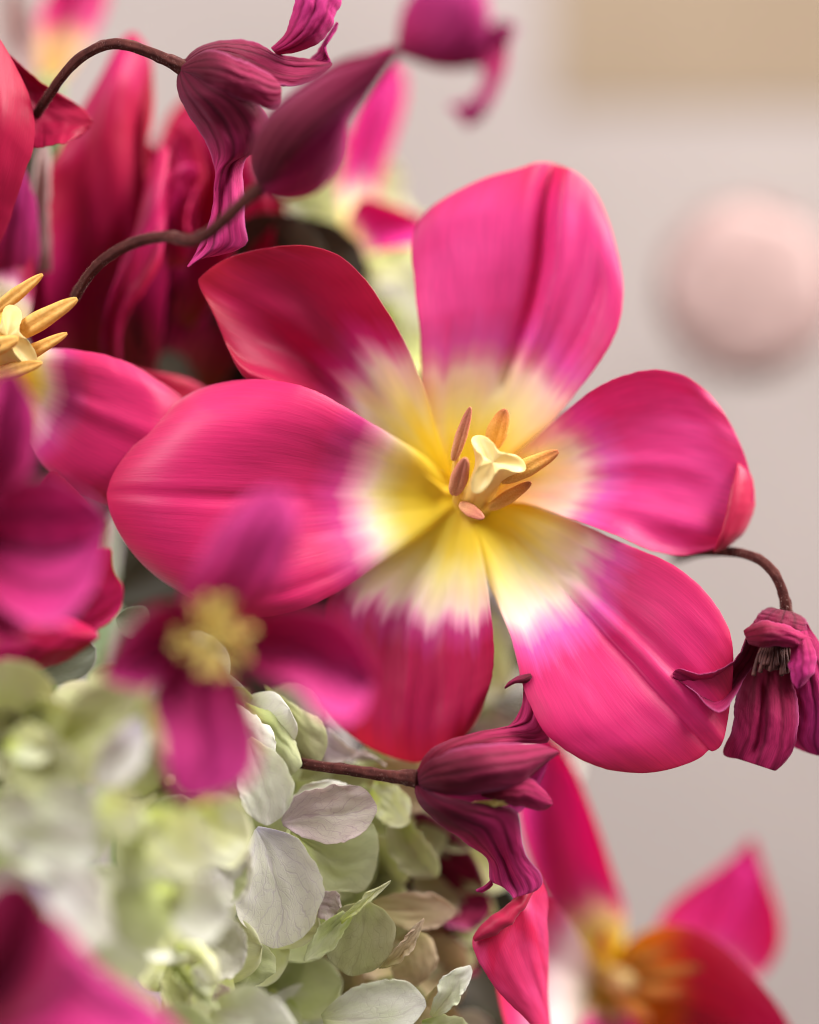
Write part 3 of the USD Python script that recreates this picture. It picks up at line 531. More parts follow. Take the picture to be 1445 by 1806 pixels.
T = thing('tulip', 'dark red tulip cut by the left edge, its petal folded over at a point', 'tulip', at=(-30, 460, 20))
for L, R, dl, dm, dr, cr, mat in (
        ([(-150, 500, 0), (-140, 300, 0), (-100, 120, 0), (-30, 60, 0), (-4, 66, 0)], [(-30, 490, 0), (8, 410, 0), (40, 320, 0), (60, 240, 0), (56, 190, 0), (34, 130, 0), (2, 72, 0)],
         [10, 6, 2, 6], [10, 0, -4, 4], [12, 8, 4, 6], [(.3, .2, -1.5, .2, .9)], 'tulip_blood'),
        ([(10, 90, 0), (60, 134, 0), (110, 167, 0), (150, 195, 0), (163, 211, 0)], [(40, 262, 0), (80, 259, 0), (120, 249, 0), (150, 233, 0), (164, 217, 0)],
         [9, 9, 10, 12], [9, 12, 12, 12], [9, 6, 6, 11], [], 'tulip_blood'),
        ([(20, 480, 0), (45, 390, 0), (60, 320, 0), (66, 265, 0), (74, 235, 0)], [(90, 480, 0), (88, 390, 0), (86, 320, 0), (88, 265, 0), (80, 235, 0)],
         [30, 30, 30], [34, 34, 32], [30, 30, 30], [], 'blush'),
        ([(-60, 520, 0), (-20, 420, 0), (10, 350, 0), (30, 290, 0)], [(60, 520, 0), (70, 420, 0), (60, 350, 0), (40, 290, 0)], [24, 22, 24], [28, 26, 26], [24, 22, 24], [], 'clem_in')):
    put('petal', petal(L, R, dl, dm, dr, nu=30, nv=44, crease=cr, ripple=(1.2, 2, 2, 7), wave=2, seed=len(L) + 40), M[mat], T)
put('stem', tube([(-40, 490, 20), (-60, 700, 60), (0, 1100, 100), (100, 1720, 120)], [3, 3.3, 3.4], n=40), M['tulip_stem'], T)

# ------------------------------------------------------------------ clematis bells
def clematis(label, at, stem, stem_r, parts, mats='stem_red', category='clematis'):
    c = thing('clematis', label, category, at=at)
    if stem:
        sp = put('stem', tube(stem, stem_r, n=110, sides=24, lump=.22, seed=5), M[mats], c)
        if len(stem) > 5: fuzz(sp, stem, stem_r, 900, .22, M['down'], int(abs(at[0])))
    for i, (L, R, dl, dm, dr, cr, mat, kw) in enumerate(parts):
        L = [(x, y, 0) for x, y in L]; R = [(x, y, 0) for x, y in R]
        k = dict(blunt=.10, nu=32, nv=48, ripple=(.6, 5, 6, 5), wave=2.8, thick=.34, seed=i * 3 + int(at[0]) % 50, frill=.9); k.update(kw)
        put('sepal', petal(L, R, dl, dm, dr, crease=cr, **k), M[mat], c)
    return c
RIB3 = [(0, .08, .5, .0, .95), (.4, .07, .4, .0, .9), (-.4, .07, .4, .0, .9)]
def ribbed(s): return [(a, b, c * s * .55, d, e) for a, b, c, d, e in RIB3]

clematis('nodding plum clematis bell at the top on an arching brown stem, one long sepal hanging', (318, 118, 0),
    [(62, 206, 12), (88, 165, 6), (120, 122, 2), (158, 91, 0), (205, 77, -1), (258, 90, -1), (300, 108, 0), (322, 119, 1)], [1.0, 1.0, 1.05, 1.1, 1.25, 1.7], [
    ([(316, 122), (312, 150), (328, 195), (352, 235), (376, 280), (380, 330), (370, 380), (358, 420), (342, 452), (330, 470)],
     [(322, 116), (395, 150), (470, 200), (480, 260), (440, 275), (428, 310), (432, 360), (432, 400), (437, 425), (400, 447), (352, 458), (333, 471)],
     [2, 1, 0, 1, 0, 0], [1, -9, -7, -2, -3, -1], [1, -7, -4, 2, -3, 0], ribbed(1.6) + [(.1, .2, 2.0, .55, .9)], 'clem_grad', dict(wave=3.5, ripple=(1.6, 3, 6, 7))),
    ([(318, 118), (342, 88), (400, 68), (450, 75), (490, 94), (540, 103), (585, 110)], [(325, 116), (372, 96), (430, 118), (490, 150), (530, 150), (570, 130), (587, 114)],
     [1, 3, 4, 3, 4], [1, -2, 0, 0, 2], [1, -4, -4, -2, 2], ribbed(1.2), 'clem_dark', dict()),
    ([(318, 119), (345, 98), (368, 89), (410, 100), (450, 116), (480, 134), (496, 152)], [(320, 126), (350, 142), (400, 166), (450, 184), (485, 191), (494, 178), (497, 160)],
     [0, -5, -8, -8, -7], [0, -9, -12, -11, -8], [0, -6, -9, -9, -7], ribbed(1.3) + [(-.95, .12, -.8, .1, 1)], 'clem_dark', dict()),
    ([(478, 84), (500, 62), (514, 30), (524, -5), (545, -50)], [(490, 96), (545, 84), (578, 58), (592, 30), (601, 2), (590, -40)],
     [3, 2, 0, 0], [2, -4, -5, -2], [3, 0, -1, 0], ribbed(1.2), 'clem_tip', dict(wave=3)),
    ([(492, 150), (520, 120), (560, 90), (582, 60), (594, 38)], [(500, 152), (545, 140), (575, 118), (587, 112), (570, 95), (590, 60), (597, 40)],
     [2, 5, 6, 5], [2, 3, 4, 5], [2, 2, 3, 5], [], 'clem_in', dict()),])

clematis('long blurred clematis bell pointing up to the right, in front of the nodding bell', (460, 335, -26),
    [(132, 524, 8), (150, 494, 2), (178, 462, -3), (222, 434, -8), (268, 420, -11), (305, 418, -13), (335, 424, -16), (372, 408, -19), (412, 372, -23), (452, 338, -26), (466, 330, -27)], [1.05, 1.1, 1.1, 1.15, 1.2, 1.3, 1.7], [
    ([(456, 333), (480, 348), (520, 352), (560, 338), (596, 300), (612, 260), (615, 225), (640, 185), (672, 140), (708, 92)], [(452, 330), (470, 290), (510, 240), (560, 195), (620, 150), (660, 120), (708, 84)],
     [-26, -27, -30, -38, -46], [-26, -38, -44, -46, -48], [-26, -34, -42, -46, -49], ribbed(2.8), 'clem_in', dict(wave=1)),
    ([(460, 336), (440, 300), (444, 250), (462, 215), (520, 162), (580, 126), (650, 98), (706, 80)], [(466, 338), (490, 310), (530, 260), (580, 212), (640, 160), (680, 120), (712, 86)],
     [-26, -32, -36, -42, -48], [-26, -42, -48, -50, -50], [-26, -41, -47, -48, -50], ribbed(3.2), 'clem_dark', dict(wave=1)),
    ([(458, 334), (446, 280), (470, 205), (530, 150), (600, 105), (660, 90), (708, 78)], [(468, 330), (540, 300), (600, 240), (620, 190), (660, 140), (690, 110), (712, 88)],
     [-24, -24, -28, -36, -46], [-24, -18, -22, -32, -45], [-24, -24, -30, -38, -47], [], 'clem_mid', dict(wave=1)),
    ([(700, 92), (702, 45), (722, -5), (762, -50), (810, -72)], [(712, 100), (785, 122), (845, 104), (866, 45), (840, -60)], [-48, -52, -56, -54], [-48, -60, -62, -58], [-48, -56, -60, -58], ribbed(1.0), 'clem_in', dict(wave=3)),
    ([(704, 92), (760, 108), (810, 120), (850, 118), (880, 92), (906, 62)], [(708, 80), (760, 60), (800, 40), (840, 60), (880, 36), (914, 48)], [-48, -54, -58, -60], [-48, -54, -56, -60], [-48, -56, -60, -60], [], 'clem_in', dict(wave=3)),
    ([(840, 95), (855, 140), (840, 180), (800, 182), (790, 184)], [(900, 70), (890, 130), (868, 180), (842, 215), (824, 224)], [-58, -60, -60, -58], [-58, -62, -63, -59], [-58, -60, -60, -58], [], 'clem_tip', dict(wave=2))], mats='stem_red')

c = clematis('blurred four pointed magenta clematis with yellow stamens, below the left petal of the large tulip', (372, 1135, -56),
    [(372, 1138, -54), (330, 1180, -36), (290, 1300, 0), (270, 1500, 40)], [1.2, 1.1, 1.1], [
    ([(350, 1110), (322, 1075), (338, 1010), (380, 940), (425, 888), (470, 862), (502, 862)], [(395, 1105), (445, 1085), (490, 1040), (516, 975), (530, 920), (522, 885), (508, 866)],
     [-54, -60, -63, -65, -66], [-54, -64, -71, -73, -71], [-54, -66, -74, -74, -71], [(.1, .12, 3.5, .1, .8)], 'clem_tip', dict(wave=3)),
    ([(345, 1150), (300, 1185), (260, 1215), (222, 1212), (195, 1202), (182, 1192)], [(350, 1115), (312, 1065), (262, 1075), (222, 1110), (196, 1150), (181, 1184)],
     [-54, -60, -64, -64], [-54, -56, -59, -62], [-54, -62, -66, -64], [(0, .2, 2, .1, .9)], 'clem_tip', dict(wave=3)),
    ([(400, 1115), (462, 1082), (540, 1072), (598, 1090), (642, 1136), (660, 1190), (655, 1225)], [(405, 1150), (470, 1196), (525, 1214), (560, 1252), (600, 1272), (634, 1262), (652, 1232)],
     [-54, -60, -62, -60, -56], [-54, -55, -56, -56, -54], [-54, -61, -66, -67, -62], [(0, .2, 2, .1, .8)], 'clem_tip', dict(wave=3)),
    ([(350, 1150), (300, 1180), (268, 1230), (282, 1300), (298, 1380), (318, 1408), (335, 1414)], [(398, 1155), (424, 1200), (446, 1265), (456, 1320), (442, 1376), (396, 1400), (345, 1414)],
     [-54, -62, -68, -70, -68], [-54, -57, -61, -66, -68], [-54, -63, -69, -71, -68], [(.05, .16, 2.5, .1, .9), (.4, .2, -1.5, .2, .9)], 'clem_in', dict(wave=3))])
rs = np.random.RandomState(7)
for k in range(50):
    a = rs.uniform(0, 2 * math.pi); r = 68 * math.sqrt(rs.uniform(0.02, 1)); dd = rs.uniform(-6, 3)
    x1, y1 = 376 + r * math.cos(a), 1128 + r * 1.05 * math.sin(a)
    h = -72 + (r / 68) ** 2 * 10 + dd
    x0, y0 = 374 + r * .25 * math.cos(a), 1134 + r * .25 * math.sin(a)
    xm, ym = 374 + r * .8 * math.cos(a), 1132 + r * .75 * math.sin(a)
    geo = join(tube([(x0, y0, -55), (xm, ym, (h - 55) / 2 - 4), (x1, y1, h)], [.30, .28, .28], n=12, sides=6), tube([(x1, y1, h + .4), (x1 + 5 * math.cos(a), y1 + 5 * math.sin(a), h - 1.2), (x1 + 10 * math.cos(a + .5), y1 + 10 * math.sin(a + .5), h - .8)], [.3, .5, .25], n=8, sides=7))
    put('stamen', geo, M['clem_stamen'], c)

c = clematis('wine clematis bell lying sideways below the large tulip, top sepal ending in a hook', (735, 1373, -4),
    [(430, 1330, 30), (480, 1335, 16), (535, 1347, 6), (600, 1356, 0), (660, 1365, -2), (705, 1371, -3), (738, 1374, -4)], [1.0, 1.0, 1.05, 1.1, 1.3, 1.9], [
    ([(740, 1375), (780, 1360), (860, 1350), (930, 1330), (968, 1322)], [(738, 1390), (790, 1440), (880, 1450), (930, 1420), (972, 1330)], [-3, 4, 8, 8], [-3, 8, 12, 10], [-3, 4, 8, 8], [], 'clem_in', dict()),
    ([(734, 1370), (748, 1335), (785, 1308), (830, 1298), (880, 1290), (912, 1265), (924, 1235), (924, 1205), (932, 1191)], [(740, 1366), (800, 1335), (860, 1318), (930, 1312), (968, 1306), (956, 1270), (942, 1235), (938, 1205), (937, 1190)],
     [-4, -5, -2, 2, 3, 2], [-4, -10, -7, -1, 0, 1], [-4, -10, -6, 1, 2, 2], ribbed(1.2), 'clem_mid', dict(wave=2)),
    ([(936, 1188), (922, 1190), (908, 1196), (898, 1203), (890, 1213)], [(938, 1196), (930, 1204), (914, 1204), (903, 1207), (891, 1215)], [1, 1, 2], [0, -1, 1], [1, 1, 2], [], 'clem_dark', dict(nu=10, nv=16, wave=.5)),
    ([(734, 1372), (752, 1345), (800, 1322), (860, 1312), (920, 1312), (962, 1316), (986, 1325)], [(737, 1388), (770, 1398), (820, 1402), (870, 1396), (915, 1384), (945, 1360), (987, 1329)],
     [-4, -10, -12, -9, -7], [-4, -15, -17, -13, -8], [-4, -11, -13, -10, -7], ribbed(1.5), 'clem_dark', dict()),
    ([(850, 1398), (890, 1385), (925, 1370), (945, 1378), (962, 1396), (974, 1412)], [(850, 1404), (895, 1418), (925, 1424), (950, 1428), (966, 1426), (975, 1418)], [-8, -9, -8, -6], [-8, -12, -11, -7], [-8, -9, -8, -6], ribbed(.8), 'clem_mid', dict(nu=22, nv=30)),
    ([(733, 1376), (733, 1405), (760, 1440), (805, 1475), (842, 1500), (862, 1530), (866, 1555), (890, 1562), (905, 1585)], [(740, 1390), (800, 1408), (860, 1420), (910, 1432), (920, 1470), (928, 1510), (952, 1535), (957, 1560), (912, 1582)],
     [-4, -5, -3, 0, -1], [-4, -13, -10, -4, -3], [-4, -10, -8, -4, -2], ribbed(1.5) + [(.1, .15, 1.5, .6, 1)], 'clem_grad', dict(wave=3)),
    ([(866, 1552), (850, 1565), (838, 1571), (850, 1574)], [(870, 1560), (862, 1568), (852, 1574), (851, 1576)], [0, 1, 1], [-1, 0, 1], [0, 1, 1], [], 'clem_tip', dict(nu=8, nv=10, wave=0))])
for i, (p, q) in enumerate((((822, 1420, -7), (892, 1413, -10.5)), ((815, 1424, -6.5), (880, 1420, -10)), ((830, 1420, -6), (897, 1418, -9)))):
    put('stamen', anther(p, q, 1.3, .7, .4, n=20, sides=10), M['clem_stamen'], c)

c = clematis('shaggy plum clematis hanging at the right edge from a thin arching stem', (1385, 1078, 6),
    [(1190, 985, 40), (1230, 976, 24), (1275, 973, 14), (1318, 978, 8), (1352, 996, 6), (1375, 1028, 5), (1385, 1062, 5), (1387, 1082, 6)], [.9, .95, 1.0, 1.05, 1.3], [
    ([(1380, 1078), (1352, 1072), (1336, 1090), (1322, 1112), (1312, 1120)], [(1392, 1078), (1412, 1086), (1424, 1102), (1424, 1122), (1405, 1140)], [5, 6, 6, 4], [5, -2, -4, -1], [5, 6, 6, 4], ribbed(1.2), 'clem_dark', dict()),
    ([(1345, 1100), (1318, 1118), (1308, 1150), (1276, 1178), (1232, 1188), (1195, 1180), (1186, 1188)], [(1352, 1112), (1342, 1150), (1318, 1190), (1292, 1235), (1266, 1256), (1228, 1222), (1188, 1196)],
     [3, 0, -3, -4, -2], [3, 4, 3, 1, -1], [3, 2, -2, -5, -2], [(0, .3, 1.5, .3, .95)], 'clem_mid', dict(wave=3)),
    ([(1312, 1112), (1340, 1096), (1375, 1098), (1408, 1112), (1432, 1126)], [(1322, 1136), (1345, 1142), (1372, 1140), (1398, 1142), (1428, 1140)], [-2, -4, -4, 0], [-3, -8, -8, -2], [-2, -5, -5, 0], [], 'clem_mid', dict(wave=2)),
    ([(1345, 1130), (1312, 1180), (1298, 1240), (1286, 1300), (1276, 1330), (1300, 1338)], [(1385, 1130), (1400, 1200), (1408, 1270), (1404, 1312), (1384, 1345), (1368, 1360)], [6, 4, 2, 4], [8, 6, 2, 2], [6, 3, 0, 3], ribbed(1.4) + [(-.2, .12, 2, .3, 1)], 'clem_mid', dict(wave=3.5)),
    ([(1395, 1110), (1385, 1200), (1386, 1270), (1384, 1300), (1410, 1322), (1440, 1332)], [(1425, 1100), (1460, 1160), (1490, 1230), (1490, 1290), (1470, 1325), (1445, 1333)], [5, 6, 8, 8], [5, 2, 3, 6], [5, 6, 8, 8], ribbed(1.4), 'clem_in', dict(wave=3.5)),
    ([(1400, 1118), (1396, 1150), (1392, 1180), (1400, 1205), (1406, 1214)], [(1424, 1112), (1434, 1140), (1440, 1170), (1428, 1198), (1410, 1214)], [-2, -3, -4, -5], [-3, -7, -8, -6], [-2, -4, -4, -5], [], 'clem_tip', dict(nu=18, nv=24))])
rs = np.random.RandomState(17)
for k in range(26):
    a = rs.uniform(-1, 1)
    put('stamen', tube([(1372 + a * 12, 1120, 4), (1366 + a * 28, 1150, -1 + abs(a) * 2), (1362 + a * 34 + rs.uniform(-4, 4), 1176 + rs.uniform(-8, 16), -1 + rs.uniform(-1, 2))], [.3, .35, .5], n=12, sides=6), M['clem_stamen_dark'], c)

clematis('very blurred purple clematis close to the lens at the left edge', (-10, 880, -48),
    [(-20, 900, -48), (-60, 1000, -20), (-40, 1250, 20)], [1.2, 1.2], [
    ([(-30, 880), (-40, 800), (-20, 700), (0, 662), (22, 656)], [(0, 880), (40, 850), (64, 790), (62, 720), (30, 658)], [-46, -52, -52], [-46, -48, -50], [-46, -52, -52], ribbed(1), 'clem_tip', dict(wave=3)),
    ([(-40, 900), (0, 866), (60, 842), (120, 850), (168, 884), (192, 915)], [(-40, 960), (-10, 1060), (60, 1100), (120, 1094), (165, 1030), (190, 940)], [-46, -54, -56, -50], [-46, -46, -48, -50], [-46, -55, -57, -50], [(0, .25, 2.5, .1, .9)], 'clem_tip', dict(wave=3)),
    ([(-60, 960), (-60, 1040), (-30, 1100), (10, 1120)], [(0, 960), (50, 1030), (60, 1090), (30, 1122)], [-42, -42, -38], [-42, -38, -36], [-42, -42, -38], [], 'clem_mid', dict())])

clematis('large magenta clematis filling the lower left corner, too close to be sharp', (-60, 1800, -78),
    [(-80, 1810, -76), (-120, 1900, -40), (-60, 2100, 0)], [1.4, 1.3], [
    ([(-90, 1790), (-60, 1640), (-10, 1560), (40, 1552), (70, 1580)], [(-60, 1830), (40, 1800), (100, 1740), (110, 1660), (78, 1590)], [-76, -84, -86, -84], [-76, -78, -80, -82], [-76, -84, -86, -84], [(0, .25, 3, .1, .9)], 'clem_mid', dict(wave=2)),
    ([(-80, 1800), (0, 1680), (80, 1610), (160, 1690), (230, 1745), (290, 1790), (330, 1830)], [(-60, 1870), (60, 1900), (160, 1920), (240, 1900), (300, 1870), (332, 1836)], [-76, -74, -74, -75], [-76, -80, -82, -80], [-76, -90, -94, -88], [(-.1, .2, 2.0, .1, .9), (.4, .2, -2, .1, .9)], 'clem_in', dict(wave=2)),
    ([(-90, 1800), (-160, 1700), (-160, 1600), (-110, 1540)], [(-60, 1790), (-40, 1690), (-50, 1600), (-105, 1540)], [-76, -74, -70], [-76, -70, -68], [-76, -74, -70], [], 'clem_mid', dict())])

# ------------------------------------------------------------------ red tulip low at the left
T = thing('tulip', 'half hidden red tulip with a ragged petal edge, below the purple clematis at the left', 'tulip', at=(40, 1120, -4))
for L, R, dl, dm, dr in (
        ([(0, 1180, 0), (60, 1060, 0), (120, 1010, 0), (170, 972, 0), (196, 968, 0), (200, 1000, 0), (217, 1030, 0)], [(30, 1190, 0), (100, 1160, 0), (150, 1132, 0), (190, 1100, 0), (212, 1072, 0), (218, 1045, 0)], [-4, -14, -18, -16], [-4, -10, -14, -14], [-4, -12, -14, -14]),
        ([(-60, 1100, 0), (0, 1080, 0), (80, 1080, 0), (150, 1100, 0), (175, 1120, 0)], [(-60, 1190, 0), (0, 1196, 0), (60, 1184, 0), (130, 1158, 0), (172, 1126, 0)], [-8, -14, -14], [-8, -20, -18], [-8, -14, -14]),
        ([(-40, 1120, 0), (-20, 1000, 0), (40, 900, 0), (90, 830, 0)], [(60, 1120, 0), (150, 1030, 0), (170, 930, 0), (100, 832, 0)], [8, 2, 2], [8, 10, 8], [8, 2, 2])):
    put('petal', petal(L, R, dl, dm, dr, ripple=(1, 3, 3, 5), wave=5, seed=len(L) + 70), M['tulip_red'], T)
put('stem', tube([(20, 1170, 0), (20, 1300, 40), (60, 1500, 80), (110, 1720, 110)], [3, 3.3, 3.4], n=40), M['tulip_stem'], T)

# ------------------------------------------------------------------ tulip at the lower right
T = thing('tulip', 'cupped hot pink and white tulip in the lower right corner, seen into its orange throat', 'tulip', at=(1070, 1730, 74))
put('petal', petal(
    [(1050, 1720, 0), (1000, 1650, 0), (955, 1570, 0), (925, 1490, 0), (912, 1410, 0), (922, 1350, 0), (955, 1290, 0)],
    [(1095, 1700, 0), (1103, 1610, 0), (1085, 1550, 0), (1062, 1480, 0), (1032, 1400, 0), (1002, 1335, 0), (966, 1290, 0)],
    dl=[74, 64, 50, 46], dm=[74, 70, 58, 48], dr=[74, 64, 52, 48], crease=[(.1, .2, -1.5, .2, .9)], ripple=(1, 2, 2, 3), seed=81), M['tulip_hot'], T)
put('petal', petal([(1060, 1730, 0), (1020, 1650, 0), (985, 1600, 0), (955, 1580, 0), (920, 1600, 0), (880, 1640, 0)], [(1050, 1760, 0), (1010, 1830, 0), (960, 1880, 0), (920, 1860, 0), (890, 1800, 0), (870, 1700, 0)],
    dl=[72, 56, 38, 26, 20], dm=[72, 62, 46, 32, 22], dr=[72, 56, 38, 26, 20], ripple=(1, 2, 2, 3), seed=83), M['tulip_white'], T)
put('petal', petal([(968, 1785, 0), (966, 1720, 0), (968, 1665, 0), (966, 1620, 0), (964, 1575, 0), (950, 1545, 0)], [(975, 1860, 0), (925, 1795, 0), (882, 1752, 0), (848, 1705, 0), (832, 1660, 0), (852, 1630, 0), (890, 1602, 0), (918, 1572, 0), (940, 1545, 0)],
    dl=[16, 14, 10, 8, 8], dm=[16, 6, 2, 1, 6], dr=[14, 4, 0, -1, 6], nu=36, nv=50, crease=[(-.2, .15, -.8, .1, .9)], ripple=(.6, 2, 3, 3), wave=2, seed=85), M['tulip_rededge'], T)
put('petal_fold', petal([(835, 1655, 0), (848, 1632, 0), (880, 1608, 0), (905, 1590, 0), (922, 1565, 0), (944, 1542, 0)], [(838, 1660, 0), (862, 1654, 0), (888, 1640, 0), (912, 1618, 0), (932, 1590, 0), (950, 1550, 0)],
    dl=[-1, -1, 1, 5], dm=[-2, -3.5, -1.5, 4], dr=[-1, -2.5, -.5, 4], nu=14, nv=28, wave=3, seed=87, blunt=0), M['tulip_fold'], T, label='rolled over darker rim of the left petal')
put('petal', petal([(1140, 1730, 0), (1160, 1630, 0), (1200, 1580, 0), (1262, 1536, 0), (1305, 1500, 0), (1322, 1480, 0)], [(1260, 1760, 0), (1330, 1730, 0), (1372, 1680, 0), (1374, 1610, 0), (1352, 1545, 0), (1332, 1482, 0)],
    dl=[76, 76, 76, 80], dm=[76, 84, 84, 82], dr=[76, 76, 76, 80], crease=[(0, .2, -2, .2, .9)], ripple=(1.5, 2, 2, 3), seed=89), M['tulip_hot'], T)
put('petal', petal([(1075, 1715, 0), (1110, 1660, 0), (1165, 1634, 0), (1228, 1640, 0), (1290, 1682, 0), (1342, 1736, 0), (1395, 1812, 0), (1410, 1860, 0)], [(1070, 1760, 0), (1110, 1840, 0), (1180, 1900, 0), (1260, 1930, 0), (1340, 1930, 0), (1400, 1880, 0)],
    dl=[74, 60, 48, 40, 38], dm=[76, 78, 72, 60, 46], dr=[74, 56, 44, 38, 38], nu=40, nv=44, crease=[(-.2, .1, -1.5, .2, .8), (.1, .12, 1.5, .2, .8)], ripple=(1.5, 3, 2, 3), roll=-1, seed=91), M['tulip_orange'], T)
put('petal', petal([(1060, 1740, 0), (1030, 1800, 0), (1020, 1880, 0), (1080, 1960, 0)], [(1080, 1750, 0), (1120, 1800, 0), (1160, 1880, 0), (1110, 1960, 0)], dl=[74, 44, 26], dm=[74, 54, 32], dr=[74, 44, 26], seed=93), M['tulip_hot'], T)
put('pistil', tube([(1072, 1725, 72), (1090, 1728, 62), (1110, 1735, 56)], [3.2, 3, 2.4], n=24, sides=16), M['pistil'], T)
for b, t in (((1100, 1700, 66), (1190, 1672, 54)), ((1110, 1725, 64), (1240, 1705, 50)), ((1105, 1745, 62), (1210, 1750, 48)), ((1090, 1760, 62), (1150, 1800, 48)), ((1060, 1690, 64), (1066, 1640, 54))):
    st = put('filament', tube([(1072, 1725, 72), ((b[0] + 1072) / 2, (b[1] + 1725) / 2, 68), b], [1.1, 1, .8], n=14, sides=8), M['filament'], T)
    put('anther', anther(b, t, 3.4, .7, .4, n=24, sides=14), M['anther'], st)
put('stem', tube([(1070, 1730, 76), (1050, 1760, 100), (800, 1820, 130), (400, 1900, 160)], [3, 3.3, 3.4], n=40), M['tulip_stem'], T)

# ------------------------------------------------------------------ tulips far back
T = thing('tulip', 'blurred coral pink tulip behind the clematis bell, beside the pale wall', 'tulip', at=(640, 420, 80))
for L, R, d in (([(610, 420), (600, 330), (606, 260), (630, 180), (672, 110), (690, 96)], [(650, 420), (668, 330), (690, 260), (712, 190), (714, 130), (696, 96)], (84, 88, 84)),
                ([(600, 430), (640, 350), (680, 358), (730, 378), (775, 410)], [(620, 460), (680, 440), (740, 430), (778, 414)], (60, 66, 60)),
                ([(580, 430), (530, 340), (520, 260), (545, 180)], [(640, 420), (640, 340), (610, 250), (550, 180)], (96, 100, 96))):
    put('petal', petal([(x, y, 0) for x, y in L], [(x, y, 0) for x, y in R], [80, d[0], d[0]], [80, d[1], d[1]], [80, d[2], d[2]], ripple=(1.5, 2, 2, 3), seed=len(L) + 100), M['tulip_hot'], T)
put('stem', tube([(615, 440, 80), (600, 560, 95), (520, 900, 120), (400, 1700, 140)], [3, 3.3, 3.4], n=40), M['tulip_stem'], T)
T = thing('tulip', 'far blurred pink tulip with yellow base at the top left', 'tulip', at=(85, 130, 95))
for L, R, d in (([(70, 140), (66, 60), (80, 0), (110, -40), (140, -60)], [(110, 140), (150, 80), (184, 20), (190, -30), (160, -60)], 92), ([(60, 150), (20, 100), (0, 40), (10, -30)], [(80, 140), (80, 80), (60, 20), (20, -30)], 100)):
    put('petal', petal([(x, y, 0) for x, y in L], [(x, y, 0) for x, y in R], [95, d, d], [95, d + 5, d + 2], [95, d, d], ripple=(1.5, 2, 2, 3), seed=len(L) + 110), petal_mat('far_tulip', [(0, (.80, .50, .10)), (.38, (.82, .55, .30)), (.55, (.72, .04, .25)), (1, (.66, .02, .14))]) if d == 92 else M['blush'], T)
put('stem', tube([(82, 145, 95), (90, 400, 110), (150, 900, 130), (250, 1700, 150)], [3, 3.3, 3.4], n=40), M['tulip_stem'], T)

